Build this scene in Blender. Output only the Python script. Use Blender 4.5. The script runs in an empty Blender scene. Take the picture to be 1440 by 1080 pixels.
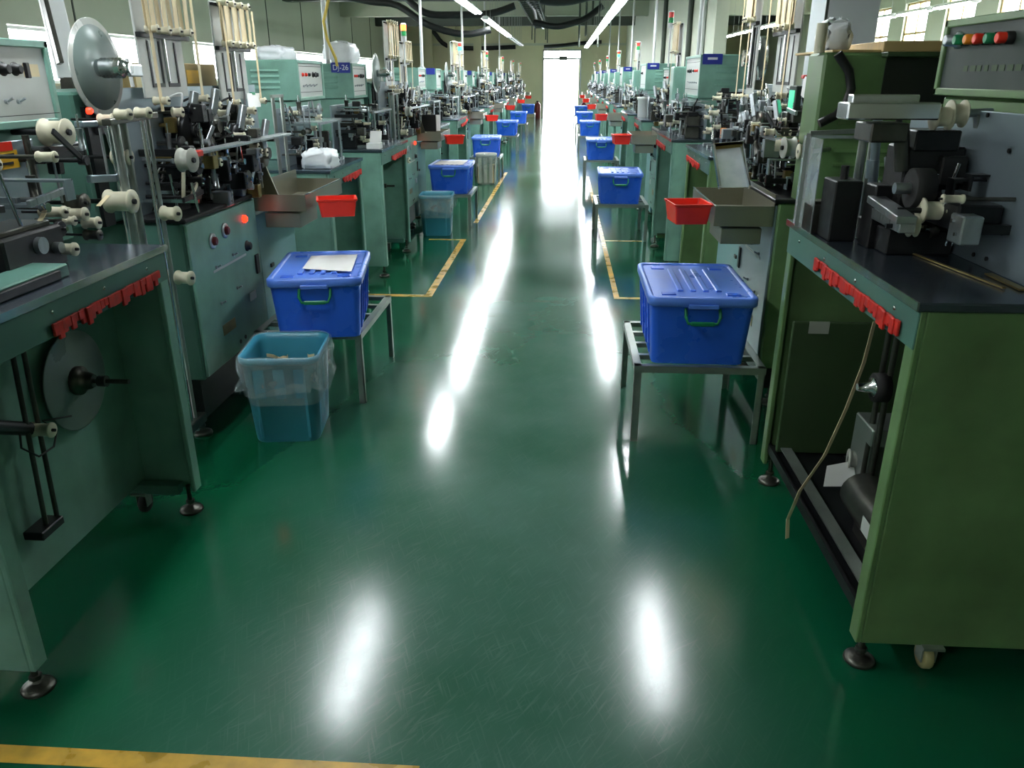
import bpy, math, random
import numpy as np
from mathutils import Vector, Matrix
V = Vector
sc = bpy.context.scene
col = sc.collection
PI = math.pi
# ------------------------------------------------------------------ camera, world, exposure
FPX, CX, CY, VPX, VPY, EYE = 1095.0, 720.0, 540.0, 793.0, 108.0, 1.5
PITCH = math.atan2(CY - VPY, FPX)
YAW = math.atan2(VPX - CX, FPX / math.cos(PITCH))
cd = bpy.data.cameras.new('camera'); cam = bpy.data.objects.new('camera', cd); col.objects.link(cam)
cam.location = (0, 0, EYE); cam.rotation_euler = (PI / 2 - PITCH, 0, YAW)
cd.sensor_width = 36; cd.lens = FPX / 1440 * 36; cd.clip_start = 0.05; cd.clip_end = 200
sc.camera = cam
sc.view_settings.view_transform = 'Standard'; sc.view_settings.look = 'None'
sc.view_settings.gamma = 1; sc.view_settings.use_curve_mapping = False
sc.view_settings.exposure = 1.0
TUBE_STRENGTH = 33.0
SKY_STRENGTH = 12.0
w = bpy.data.worlds.new('overcast_sky'); sc.world = w; w.use_nodes = True
w.node_tree.nodes['Background'].inputs[0].default_value = (0.92, 0.96, 1.0, 1)
w.node_tree.nodes['Background'].inputs[1].default_value = SKY_STRENGTH
try:
    sc.cycles.sample_clamp_indirect = 6.0
    sc.cycles.use_denoising = True
    sc.cycles.max_bounces = 8; sc.cycles.transparent_max_bounces = 12
except Exception: pass
# camera ray helpers for authoring: pixel of the photograph -> point on a world plane
_fw = V((-math.sin(YAW) * math.cos(PITCH), math.cos(YAW) * math.cos(PITCH), -math.sin(PITCH)))
_rt = V((math.cos(YAW), math.sin(YAW), 0)); _up = _rt.cross(_fw)
def PX(px, py, X=None, Y=None, Z=None):
    d = _fw + _rt * ((px - CX) / FPX) + _up * ((CY - py) / FPX)
    t = X / d.x if X is not None else (Y / d.y if Y is not None else (Z - EYE) / d.z)
    return V((d.x * t, d.y * t, EYE + d.z * t))
# ------------------------------------------------------------------ materials
def lin(c): return tuple(((x / 255) / 12.92 if x / 255 <= .04045 else ((x / 255 + .055) / 1.055) ** 2.4) for x in c) + (1,)
M = {}
def mat(name, rgb, rough=.5, metal=0., var=.12, scale=6., bump=0., spec=.5, emit=None, es=0., dirt=None, stretch=(1, 1, 1)):
    m = bpy.data.materials.new(name); m.use_nodes = True; nt = m.node_tree; b = nt.nodes['Principled BSDF']
    c = lin(rgb)
    b.inputs['Roughness'].default_value = rough; b.inputs['Metallic'].default_value = metal
    b.inputs['Specular IOR Level'].default_value = spec; b.inputs['Base Color'].default_value = c
    if emit:
        b.inputs['Emission Color'].default_value = lin(emit); b.inputs['Emission Strength'].default_value = es
    if var > 0:
        tc = nt.nodes.new('ShaderNodeTexCoord'); mp = nt.nodes.new('ShaderNodeMapping'); n = nt.nodes.new('ShaderNodeTexNoise')
        mp.inputs['Scale'].default_value = stretch
        n.inputs['Scale'].default_value = scale; n.inputs['Detail'].default_value = 6
        nt.links.new(tc.outputs['Object'], mp.inputs[0]); nt.links.new(mp.outputs[0], n.inputs['Vector'])
        r = nt.nodes.new('ShaderNodeValToRGB'); r.color_ramp.elements[0].position = .3; r.color_ramp.elements[1].position = .7
        r.color_ramp.elements[0].color = tuple(x * (1 - var) for x in (dirt and [q * .6 + p * .4 for q, p in zip(c, lin(dirt))] or c)[:3]) + (1,)
        r.color_ramp.elements[1].color = tuple(min(1, x * (1 + var)) for x in c[:3]) + (1,)
        nt.links.new(n.outputs[0], r.inputs[0]); nt.links.new(r.outputs[0], b.inputs['Base Color'])
        mr = nt.nodes.new('ShaderNodeMapRange'); mr.inputs[1].default_value = .3; mr.inputs[2].default_value = .7
        dr_ = .03 if metal > .3 else .08; mr.inputs[3].default_value = max(.02, rough - dr_); mr.inputs[4].default_value = min(1, rough + dr_)
        nt.links.new(n.outputs[0], mr.inputs[0]); nt.links.new(mr.outputs[0], b.inputs['Roughness'])
        if bump > 0:
            bp = nt.nodes.new('ShaderNodeBump'); bp.inputs['Strength'].default_value = bump; bp.inputs['Distance'].default_value = .004
            nt.links.new(n.outputs[0], bp.inputs['Height']); nt.links.new(bp.outputs[0], b.inputs['Normal'])
    M[name] = m; return m
mat('teal_paint', (126, 172, 157), .42, 0, .08, 5, dirt=(70, 90, 70))
mat('teal_dark', (74, 116, 104), .45, 0, .1, 5)
mat('teal_blue', (126, 168, 170), .38, 0, .08, 4)
mat('sage_paint', (106, 140, 90), .42, 0, .08, 5, dirt=(60, 70, 40))
mat('sage_dark', (52, 74, 44), .5, 0, .12, 5)
mat('panel_white', (196, 200, 196), .4, 0, .05, 6)
mat('panel_grey', (52, 64, 58), .6, 0, .06, 6)
mat('steel', (176, 182, 186), .3, .9, .12, 9, stretch=(1, 8, 1))
mat('steel_top', (104, 116, 130), .24, .85, .08, 4)
mat('steel_bright', (215, 218, 220), .18, 1, .05, 12)
mat('stainless', (158, 156, 140), .4, .85, .06, 4)
mat('plate_steel', (150, 166, 174), .3, .6, .05, 3)
mat('dark_metal', (38, 40, 42), .4, .6, .25, 20)
mat('black_plastic', (20, 21, 22), .45, 0, .1, 20)
mat('gun_metal', (84, 84, 78), .35, .8, .25, 15)
mat('brass', (150, 130, 80), .35, .8, .15, 15)
mat('nylon', (206, 201, 176), .45, 0, .06, 20)
mat('cream_tape', (226, 208, 168), .6, 0, .06, 12)
mat('white_plastic', (228, 230, 230), .4, 0, .03, 8)
mat('foil', (232, 236, 240), .35, 0, .05, 14, bump=.6)
mat('paper', (238, 238, 236), .7, 0, .03, 8)
mat('red_plastic', (232, 48, 30), .35, 0, .05, 10)
mat('red_fringe', (200, 36, 24), .6, 0, .25, 40)
mat('dark_red', (110, 22, 26), .4, 0, .1, 12)
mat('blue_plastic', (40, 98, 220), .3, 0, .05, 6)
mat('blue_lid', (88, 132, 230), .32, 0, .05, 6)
mat('green_plastic', (24, 130, 84), .35, 0, .05, 10)
mat('cyan_plastic', (54, 136, 160), .4, 0, .08, 5)
mat('grey_plastic', (170, 172, 162), .5, 0, .06, 6)
mat('reel_grey', (112, 126, 122), .3, .1, .06, 4)
mat('reel_white', (205, 208, 204), .25, .3, .05, 4)
mat('rubber', (24, 24, 24), .7, 0, .1, 20)
mat('wheel_cream', (176, 168, 120), .5, 0, .1, 12)
mat('yellow', (222, 170, 40), .5, 0, .12, 20)
mat('orange', (236, 140, 30), .4, 0, .05, 12)
mat('wood', (196, 168, 116), .5, 0, .12, 4, stretch=(1, 10, 1))
mat('brown', (140, 120, 74), .6, 0, .1, 5)
mat('frame_steel', (150, 158, 152), .32, .7, .12, 10)
mat('sign_blue', (28, 44, 140), .4, 0, .03, 6)
mat('cable_black', (20, 22, 22), .5, 0, .1, 12)
mat('cable_yellow', (216, 190, 90), .5, 0, .05, 12)
mat('conduit', (200, 204, 204), .4, .1, .05, 6)
mat('wall_paint', (182, 188, 170), .7, 0, .05, 1.2)
mat('wall_far', (204, 202, 166), .7, 0, .06, 1)
mat('ceiling_paint', (170, 176, 156), .8, 0, .06, .8)
mat('pillar_paint', (196, 202, 204), .6, 0, .04, 1)
mat('beam_paint', (70, 78, 70), .7, 0, .08, 1)
mat('lamp_red_off', (214, 60, 52), .3, 0, .03, 8)
mat('lamp_green_off', (30, 150, 80), .3, 0, .03, 8)
mat('lamp_red_on', (255, 70, 40), .3, 0, 0, emit=(255, 60, 30), es=5)
mat('lamp_green_on', (40, 220, 120), .3, 0, 0, emit=(40, 255, 140), es=4)
mat('lamp_orange_on', (255, 90, 40), .3, 0, 0, emit=(255, 90, 40), es=4)
mat('led_red', (255, 40, 20), .3, 0, 0, emit=(255, 40, 20), es=2.6)
mat('display_green', (60, 200, 140), .3, 0, 0, emit=(60, 210, 150), es=.5)
mat('tube_lit', (255, 255, 255), .4, 0, 0, emit=(246, 252, 255), es=TUBE_STRENGTH)
mat('tube_unlit', (214, 216, 214), .3, 0, .03, 8)
mat('floor_yellow', (206, 160, 60), .3, 0, .3, 9, dirt=(80, 110, 60))
mat('black_print', (30, 30, 32), .6, 0, 0)
def clear_mat(name, rgb, fac, rough=.15, lo=.6, hi=1.5):
    m = bpy.data.materials.new(name); m.use_nodes = True; nt = m.node_tree; b = nt.nodes['Principled BSDF']; out = nt.nodes['Material Output']
    b.inputs['Base Color'].default_value = lin(rgb); b.inputs['Roughness'].default_value = rough
    t = nt.nodes.new('ShaderNodeBsdfTransparent'); mx = nt.nodes.new('ShaderNodeMixShader')
    n = nt.nodes.new('ShaderNodeTexNoise'); n.inputs['Scale'].default_value = 14; n.inputs['Detail'].default_value = 4
    tc = nt.nodes.new('ShaderNodeTexCoord'); nt.links.new(tc.outputs['Object'], n.inputs['Vector'])
    mr = nt.nodes.new('ShaderNodeMapRange'); mr.inputs[1].default_value = .35; mr.inputs[2].default_value = .7
    mr.inputs[3].default_value = fac * lo; mr.inputs[4].default_value = min(1, fac * hi)
    nt.links.new(n.outputs[0], mr.inputs[0]); nt.links.new(mr.outputs[0], mx.inputs[0])
    nt.links.new(t.outputs[0], mx.inputs[1]); nt.links.new(b.outputs[0], mx.inputs[2]); nt.links.new(mx.outputs[0], out.inputs[0])
    M[name] = m
clear_mat('liner', (215, 232, 236), .22, .12)
clear_mat('acrylic', (205, 214, 216), .42, .1, .9, 1.1)
clear_mat('frosted_glass', (235, 240, 238), .25, .3, .9, 1.1)
def floor_mat():
    m = bpy.data.materials.new('epoxy_floor'); m.use_nodes = True; nt = m.node_tree; N = nt.nodes; L = nt.links; b = N['Principled BSDF']
    tc = N.new('ShaderNodeTexCoord')
    def noise(sc_, det, mp=(1, 1, 1), rz=0):
        q0 = N.new('ShaderNodeMapping'); q0.inputs['Rotation'].default_value = (0, 0, rz); L.new(tc.outputs['Object'], q0.inputs[0])
        q = N.new('ShaderNodeMapping'); q.inputs['Scale'].default_value = mp
        n = N.new('ShaderNodeTexNoise'); n.inputs['Scale'].default_value = sc_; n.inputs['Detail'].default_value = det
        L.new(q0.outputs[0], q.inputs[0]); L.new(q.outputs[0], n.inputs['Vector']); return n.outputs[0]
    def rng(x, a, b_, c, d):
        r = N.new('ShaderNodeMapRange'); r.inputs[1].default_value = a; r.inputs[2].default_value = b_; r.inputs[3].default_value = c; r.inputs[4].default_value = d
        L.new(x, r.inputs[0]); return r.outputs[0]
    def math_(op, a, c):
        q = N.new('ShaderNodeMath'); q.operation = op
        for i, z in enumerate((a, c)):
            if isinstance(z, (int, float)): q.inputs[i].default_value = z
            else: L.new(z, q.inputs[i])
        return q.outputs[0]
    big = noise(.7, 5); fine = noise(40, 4)
    s1 = rng(noise(4, 9, (34, 2.2, 1), .55), .55, .75, 0, 1); s2 = rng(noise(4, 9, (40, 1.8, 1), -.35), .57, .77, 0, 1); s3 = rng(noise(3.5, 9, (44, 2, 1), .95), .58, .77, 0, 1)
    sep = N.new('ShaderNodeSeparateXYZ'); L.new(tc.outputs['Object'], sep.inputs[0])
    # the walked strip of the aisle is scuffed: wear that belongs to the floor
    ab = math_('ABSOLUTE', math_('ADD', sep.outputs[0], .25), 0)
    walk = rng(ab, .35, 1.0, 1, 0)
    sc_ = math_('MULTIPLY', math_('MAXIMUM', math_('MAXIMUM', s1, s2), s3), rng(walk, 0, 1, .12, 1))
    wear = math_('MULTIPLY', rng(big, .35, .65, .2, 1), walk)
    # the crossing near the camera is scuffed dull
    near = math_('MULTIPLY', rng(sep.outputs[1], 3.1, 1.7, 0, 1), rng(ab, .5, 1.25, 1, 0))
    mx = N.new('ShaderNodeMix'); mx.data_type = 'RGBA'
    mx.inputs[6].default_value = lin((12, 80, 52)); mx.inputs[7].default_value = lin((74, 112, 100)); L.new(wear, mx.inputs[0])
    mx2 = N.new('ShaderNodeMix'); mx2.data_type = 'RGBA'; L.new(math_('MULTIPLY', sc_, math_('ADD', math_('MULTIPLY', near, .13), .05)), mx2.inputs[0]); L.new(mx.outputs[2], mx2.inputs[6]); mx2.inputs[7].default_value = lin((130, 150, 142))
    L.new(mx2.outputs[2], b.inputs['Base Color'])
    ro = math_('ADD', math_('ADD', math_('MULTIPLY', sc_, math_('ADD', math_('MULTIPLY', near, .06), .02)), math_('MULTIPLY', wear, .05)), math_('ADD', math_('MULTIPLY', near, .035), .115))
    L.new(ro, b.inputs['Roughness']); b.inputs['Specular IOR Level'].default_value = .5
    bp = N.new('ShaderNodeBump'); bp.inputs['Strength'].default_value = .06; bp.inputs['Distance'].default_value = .002
    L.new(fine, bp.inputs['Height']); L.new(bp.outputs[0], b.inputs['Normal'])
    M['epoxy_floor'] = m
floor_mat()
# ------------------------------------------------------------------ mesh builder
class B:
    def __init__(s): s.v = []; s.f = []; s.sm = []
    def add(s, vs, fs, smooth=False):
        o = len(s.v); s.v += [tuple(x) for x in vs]
        for f in fs: s.f.append(tuple(i + o for i in f)); s.sm.append(smooth)
        return s
    def obox(s, c, ax, h, b=0.):
        c = V(c); ax = [V(a) for a in ax]
        if b <= 0:
            vs = [c + ax[0] * h[0] * i + ax[1] * h[1] * j + ax[2] * h[2] * k for i in (-1, 1) for j in (-1, 1) for k in (-1, 1)]
            return s.add(vs, [(0, 1, 3, 2), (4, 6, 7, 5), (0, 4, 5, 1), (2, 3, 7, 6), (0, 2, 6, 4), (1, 5, 7, 3)])
        b = min(b, min(h) * .6); vs = []; idx = {}
        for i in (-1, 1):
            for j in (-1, 1):
                for k in (-1, 1):
                    for a in range(3):
                        q = [i * h[0], j * h[1], k * h[2]]; sg = (i, j, k)
                        for m_ in range(3):
                            if m_ != a: q[m_] -= sg[m_] * b
                        idx[(i, j, k, a)] = len(vs); vs.append(c + ax[0] * q[0] + ax[1] * q[1] + ax[2] * q[2])
        fs = []
        for a in range(3):
            o1, o2 = (a + 1) % 3, (a + 2) % 3
            for sg in (-1, 1):
                loop = []
                for p, q in ((-1, -1), (1, -1), (1, 1), (-1, 1)):
                    t = [0, 0, 0]; t[a] = sg; t[o1] = p; t[o2] = q; loop.append(idx[(*t, a)])
                fs.append(tuple(loop if sg > 0 else loop[::-1]))
            for p in (-1, 1):
                for q in (-1, 1):
                    e = []
                    for sg in (-1, 1):
                        t = [0, 0, 0]; t[a] = sg; t[o1] = p; t[o2] = q; e.append((idx[(*t, o1)], idx[(*t, o2)]))
                    l = [e[0][0], e[1][0], e[1][1], e[0][1]]; fs.append(tuple(l if p * q > 0 else l[::-1]))
        for i in (-1, 1):
            for j in (-1, 1):
                for k in (-1, 1):
                    t = (idx[(i, j, k, 0)], idx[(i, j, k, 1)], idx[(i, j, k, 2)]); fs.append(t if i * j * k > 0 else t[::-1])
        return s.add(vs, fs)
    def box(s, x0, x1, y0, y1, z0, z1, b=0.):
        x0, x1 = sorted((x0, x1)); y0, y1 = sorted((y0, y1)); z0, z1 = sorted((z0, z1))
        return s.obox(((x0 + x1) / 2, (y0 + y1) / 2, (z0 + z1) / 2), ((1, 0, 0), (0, 1, 0), (0, 0, 1)), ((x1 - x0) / 2, (y1 - y0) / 2, (z1 - z0) / 2), b)
    def lathe(s, p, d, prof, n=12, caps=True):
        p = V(p); d = V(d).normalized(); a = d.orthogonal().normalized(); c = d.cross(a); vs = []; fs = []
        for t, r in prof:
            for i in range(n): th = 2 * PI * i / n; vs.append(p + d * t + (a * math.cos(th) + c * math.sin(th)) * r)
        for k in range(len(prof) - 1):
            for i in range(n): j = (i + 1) % n; fs.append((k * n + i, k * n + j, (k + 1) * n + j, (k + 1) * n + i))
        s.add(vs, fs, True)
        if caps: s.add(vs[:n], [tuple(range(n))[::-1]]); s.add(vs[-n:], [tuple(range(n))])
        return s
    def cyl(s, p, q, r, r2=None, n=10):
        p, q = V(p), V(q); return s.lathe(p, q - p, [(0, r), ((q - p).length, r if r2 is None else r2)], n)
    def tube(s, pts, r, n=6):
        pts = [V(p) for p in pts]; vs = []; fs = []; a = None
        for i, p in enumerate(pts):
            t = (pts[min(i + 1, len(pts) - 1)] - pts[max(i - 1, 0)]).normalized()
            a = t.orthogonal().normalized() if a is None else (a - t * a.dot(t)).normalized()
            c = t.cross(a)
            for k in range(n): th = 2 * PI * k / n; vs.append(p + (a * math.cos(th) + c * math.sin(th)) * r)
        for i in range(len(pts) - 1):
            for k in range(n): j = (k + 1) % n; fs.append((i * n + k, i * n + j, (i + 1) * n + j, (i + 1) * n + k))
        s.add(vs, fs, True); m = len(vs); s.add(vs[:n], [tuple(range(n))[::-1]]); return s.add(vs[m - n:], [tuple(range(n))])
    def band(s, pts, wv, th=.0015):
        pts = [V(p) for p in pts]; wv = V(wv); vs = []; fs = []
        for i, p in enumerate(pts):
            t = (pts[min(i + 1, len(pts) - 1)] - pts[max(i - 1, 0)]).normalized(); nn = t.cross(wv).normalized() * th / 2
            vs += [p - wv / 2 - nn, p + wv / 2 - nn, p + wv / 2 + nn, p - wv / 2 + nn]
        for i in range(len(pts) - 1):
            for k in range(4): j = (k + 1) % 4; fs.append((i * 4 + k, i * 4 + j, i * 4 + 4 + j, i * 4 + 4 + k))
        m = len(vs); fs += [(3, 2, 1, 0), (m - 4, m - 3, m - 2, m - 1)]
        return s.add(vs, fs)
    def prism(s, poly, e):
        poly = [V(p) for p in poly]; e = V(e); n = len(poly)
        return s.add(poly + [p + e for p in poly], [tuple(range(n))[::-1], tuple(range(n, 2 * n))] + [(i, (i + 1) % n, (i + 1) % n + n, i + n) for i in range(n)])
    def bar(s, p, q, w_, h_, b=0., up=(0, 0, 1)):
        p, q = V(p), V(q); d = (q - p); l = d.length; d.normalize(); u = V(up); u = (u - d * u.dot(d))
        u = u.normalized() if u.length > 1e-4 else d.orthogonal().normalized()
        return s.obox((p + q) / 2, (d, u.cross(d), u), (l / 2, w_ / 2, h_ / 2), b)
    def loft(s, rings, smooth=True, cap0=True, cap1=True):
        n = len(rings[0]); vs = [p for r in rings for p in r]; fs = []
        for k in range(len(rings) - 1):
            for i in range(n): j = (i + 1) % n; fs.append((k * n + i, k * n + j, (k + 1) * n + j, (k + 1) * n + i))
        s.add(vs, fs, smooth)
        if cap0: s.add(rings[0], [tuple(range(n))[::-1]])
        if cap1: s.add(rings[-1], [tuple(range(n))])
        return s
def rrect(cx, cy, w_, l, r, z, n=4):
    out = []
    for k, (sx, sy) in enumerate(((1, 1), (-1, 1), (-1, -1), (1, -1))):
        for i in range(n + 1):
            th = PI / 2 * (k + i / n); out.append(V((cx + sx * (w_ / 2 - r) + r * math.cos(th), cy + sy * (l / 2 - r) + r * math.sin(th), z)))
    return out
def link(o, parent=None):
    col.objects.link(o)
    if parent is not None: o.parent = parent
    return o
def mk(name, m, b, origin=(0, 0, 0)):
    me = bpy.data.meshes.new(name); a = np.array(b.v, dtype=float) - np.array(origin)
    me.from_pydata(a.tolist(), [], b.f); me.polygons.foreach_set('use_smooth', b.sm)
    me.materials.append(M[m]); me.update()
    return bpy.data.objects.new(name, me)
def tag(o, label=None, cat=None, group=None, kind=None):
    for k, x in (('label', label), ('category', cat), ('group', group), ('kind', kind)):
        if x: o[k] = x
    return o
class T:
    """a thing: an Empty at its base; part() and sub() give it meshes built in world coordinates"""
    def __init__(s, name, label, cat, loc, group=None):
        s.loc = V(loc); s.o = bpy.data.objects.new(name, None); s.o.empty_display_size = .1; s.o.location = s.loc
        link(s.o); tag(s.o, label, cat, group)
    def part(s, name, m, b, parent=None, label=None, kind=None):
        o = link(mk(name, m, b, s.loc), parent or s.o); return tag(o, label=label, kind=kind)
def solo(name, m, b, loc, label, cat, group=None, kind=None):
    o = mk(name, m, b, loc); o.location = loc; link(o); return tag(o, label, cat, group, kind)
def struct(name, m, b): return tag(link(mk(name, m, b)), kind='structure')
def copy_thing(t, off, label, minsize=0.):
    r = t.o.copy(); link(r); r.location = t.o.location + V(off); r['label'] = label
    for ch in t.o.children:
        if minsize and max(ch.dimensions) < minsize: continue
        c = ch.copy(); link(c, r)
        for g in ch.children:
            if minsize and max(g.dimensions) < minsize: continue
            d = g.copy(); link(d, c)
    n = T.__new__(T); n.o = r; n.loc = V(r.location); return n
def copy_solo(o, off, label):
    c = o.copy(); link(c); c.location = o.location + V(off); c['label'] = label; return c
ORD = ['first', 'second', 'third', 'fourth', 'fifth', 'sixth', 'seventh', 'eighth', 'ninth', 'tenth', 'eleventh', 'twelfth', 'thirteenth', 'fourteenth', 'fifteenth', 'sixteenth', 'seventeenth', 'eighteenth', 'nineteenth', 'twentieth', 'twenty-first', 'twenty-second']
ROW = {-1: 'DJ-26 side of the aisle', 1: 'side facing the DJ-26 sign'}
PITCH_Y = 4.55
# ------------------------------------------------------------------ room
XL, XR, XR2, YF, YB, HC = -6.5, 7.0, 2.35, 32.7, -3.0, 3.5
struct('floor', 'epoxy_floor', B().box(XL - .2, XR + .2, YB, YF + .2, -.1, 0))
struct('ceiling', 'ceiling_paint', B().box(XL - .2, XR + .2, YB, YF + .2, HC, HC + .15))
struct('wall_back', 'wall_paint', B().box(XL - .2, XR + .2, YB - .2, YB, 0, HC))
# wall with the strip of windows
WZ0, WZ1 = 1.42, 2.06
b = B(); b.box(XL - .2, XL, YB, YF + .2, 0, WZ0); b.box(XL - .2, XL, YB, YF + .2, WZ1 + .02, HC)
wins = [(9.6 + 4.9 * k, 9.6 + 4.9 * k + 4.4) for k in range(-2, 4)]
edge = YB
for a, c in wins: b.box(XL - .2, XL, edge, a, WZ0, WZ1 + .02); edge = c
b.box(XL - .2, XL, edge, YF + .2, WZ0, WZ1 + .02)
struct('wall_left', 'wall_paint', b)
n_w = 0
for a, c in wins:
    n_w += 1
    f = B(); f.box(XL - .12, XL - .06, a, c, WZ0, WZ0 + .04); f.box(XL - .12, XL - .06, a, c, WZ1 - .03, WZ1 + .01)
    k = 4
    for i in range(k + 1): y = a + (c - a) * i / k; f.box(XL - .12, XL - .06, y - .02, y + .02, WZ0, WZ1)
    wo = struct('window_%d' % n_w, 'white_plastic', f)
    for i in range(k):
        y0, y1 = a + (c - a) * i / k, a + (c - a) * (i + 1) / k
        link(mk('pane', 'frosted_glass', B().box(XL - .095, XL - .09, y0 + .02, y1 - .02, WZ0 + .04, WZ1 - .03)), wo)
    struct('trim_%d' % (20 + n_w), 'wall_far', B().box(XL, XL + .03, a - .06, c + .06, WZ0 - .03, WZ0))
for i in range(12):   # seams of the cladding above the window strip
    y = 1.2 + 2.45 * i
    struct('trim_%d' % (40 + i), 'beam_paint', B().box(XL, XL + .012, y, y + .03, WZ1 + .06, HC))
# end wall with the bright doorway
DX0, DX1, DZ, DT = -.83, .66, 2.12, 2.48
b = B(); b.box(XL, DX0, YF, YF + .2, 0, HC); b.box(DX1, XR, YF, YF + .2, 0, HC); b.box(DX0, DX1, YF, YF + .2, DT, HC)
struct('wall_front', 'wall_far', b)
d = struct('door_1', 'frame_steel', B().box(DX0, DX0 + .05, YF - .03, YF + .1, 0, DT).box(DX1 - .05, DX1, YF - .03, YF + .1, 0, DT).box(DX0, DX1, YF - .03, YF + .1, DT - .05, DT).box(DX0, DX1, YF - .03, YF + .1, DZ, DZ + .06))
for i in range(11):
    x = DX0 + .1 + i * .125; link(mk('transom_bar', 'frame_steel', B().box(x, x + .02, YF, YF + .02, DZ + .06, DT - .05)), d)
link(mk('door_closer', 'beam_paint', B().box(-.2, .12, YF - .1, YF - .03, DZ - .02, DZ + .12, .01)), d)
link(mk('open_door_leaf', 'wall_far', B().box(DX1 - .09, DX1 - .05, YF + .1, YF + 1.1, .02, DZ)), d)
struct('ground_outside', 'pillar_paint', B().box(-12, 12, YF + .2, YF + 30, -.1, 0))
for i, x in enumerate((-5.4, -4.5, -3.5)):
    struct('pillar_%d' % (i + 1), 'wall_far', B().box(x, x + .3, YF - .25, YF, 0, HC))
struct('trim_1', 'wall_paint', B().box(XL, XR2, YF - .06, YF, 2.62, 2.7))
# right side: far partition, wide near hall with tall windows
struct('wall_right', 'wall_paint', B().box(XR2, XR2 + .2, 13.6, YF, 0, HC))
RW = [(7.6 + 1.9 * k, 7.6 + 1.9 * k + 1.15) for k in range(9)]
b = B(); b.box(XR, XR + .2, YB, YF, 0, 1.1); b.box(XR, XR + .2, YB, YF, 2.9, HC); edge = YB
for a, c in RW: b.box(XR, XR + .2, edge, a, 1.1, 2.9); edge = c
b.box(XR, XR + .2, edge, YF, 1.1, 2.9)
struct('wall_right_side', 'wall_paint', b)
for i, (a, c) in enumerate(RW):
    n_w += 1; f = B(); m_ = (a + c) / 2
    for y in (a, m_ - .02, c - .04): f.box(XR + .05, XR + .1, y, y + .04, 1.1, 2.9)
    for z in (1.1, 1.7, 2.3, 2.86): f.box(XR + .05, XR + .1, a, c, z, z + .04)
    wo = struct('window_%d' % n_w, 'wood', f)
    for y0, y1 in ((a + .04, m_ - .02), (m_ + .02, c - .04)):
        for z in (1.14, 1.74, 2.34): link(mk('pane', 'frosted_glass', B().box(XR + .07, XR + .075, y0, y1, z, z + .54)), wo)
struct('pillar_5', 'pillar_paint', B().box(2.05, 2.45, 6.9, 7.35, 0, HC))
link(mk('corner_trim', 'beam_paint', B().box(2.04, 2.06, 6.9, 6.915, 0, HC)), bpy.data.objects['pillar_5'])
for i, y in enumerate((14.5, 19.5, 24.5, 29.0)):
    struct('beam_%d' % (i + 1), 'beam_paint' if i % 2 else 'ceiling_paint', B().box(XL, XR, y, y + .35, 3.12, HC))
# yellow floor marking
def line(i, x0, x1, y0, y1): struct('trim_%d' % i, 'floor_yellow', B().box(x0, x1, y0, y1, 0, .0012))
line(2, -1.75, -.3, 1.30, 1.35); line(3, -1.42, -.93, 5.49, 5.55); line(4, -.985, -.93, 5.55, 7.62); line(5, -1.3, -.93, 7.62, 7.67)
line(6, -.96, -.91, 8.6, 13.5); line(7, .40, .80, 5.52, 5.57); line(8, .40, .44, 5.57, 13.0); line(9, .44, .8, 7.66, 7.7)
# ------------------------------------------------------------------ reusable machine pieces
def spool(t, p, d, r=.022, L=.05, m='nylon', n=14, parent=None, shaft=.0, waist=.82):
    p, d = V(p), V(d).normalized(); q = r * waist
    prof = [(0, r * .3), (0, r * .97), (L * .02, r), (L * .10, r), (L * .13, q), (L * .87, q), (L * .90, r), (L * .98, r), (L, r * .97), (L, r * .3)]
    o = t.part('spool', m, B().lathe(p, d, prof, n, False).lathe(p + d * L * .02, d, [(0, r * .3), (L * .96, r * .3)], 8), parent)
    t.part('spindle', 'dark_metal', B().cyl(p - d * shaft, p + d * (L + .008), r * .22, n=8), o)
    return o
def foot(t, x, y, H=.085):
    b = B().lathe((x, y, 0), (0, 0, 1), [(0, .040), (.004, .042), (.011, .040), (.016, .028), (.022, .012)], 18)
    t.part('levelling_foot', 'gun_metal', b.cyl((x, y, .03), (x, y, H + .02), .0085, n=10).cyl((x, y, .034), (x, y, .046), .016, n=6))
def caster(t, x, y, s, H=.09):
    r = .036
    f = t.part('caster', 'frame_steel', B().box(x - .028, x + .028, y - .03, y + .03, H - .008, H).box(x - .02, x - .016, y - .012, y + .024, .03, H - .006).box(x + .016, x + .02, y - .012, y + .024, .03, H - .006))
    t.part('wheel', 'wheel_cream' if s > 0 else 'rubber', B().lathe((x - .012, y + .012, r), (1, 0, 0), [(0, r * .5), (0, r * .93), (.004, r), (.02, r), (.024, r * .93), (.024, r * .5)], 20), f)
def knob(t, p, d, r=.013, parent=None, m='black_plastic'):
    p, d = V(p), V(d).normalized()
    return t.part('knob', m, B().lathe(p, d, [(0, r * 1.3), (.004, r * 1.3), (.005, r), (.02, r * .9), (.022, r * .7)], 14), parent)
def toggle(t, p, d, parent=None):
    p, d = V(p), V(d).normalized(); return t.part('toggle_switch', 'steel', B().cyl(p, p + d * .008, .007, n=8).cyl(p + d * .008, p + d * .026 + V((0, 0, .01)), .003, .004, n=6), parent)
def louver(t, y, x0, x1, z, parent, m):
    b = B().prism([(x0, y, z), (x0, y - .010, z), (x0, y, z + .014)], (x1 - x0, 0, 0)); t.part('louver', m, b, parent)
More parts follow.
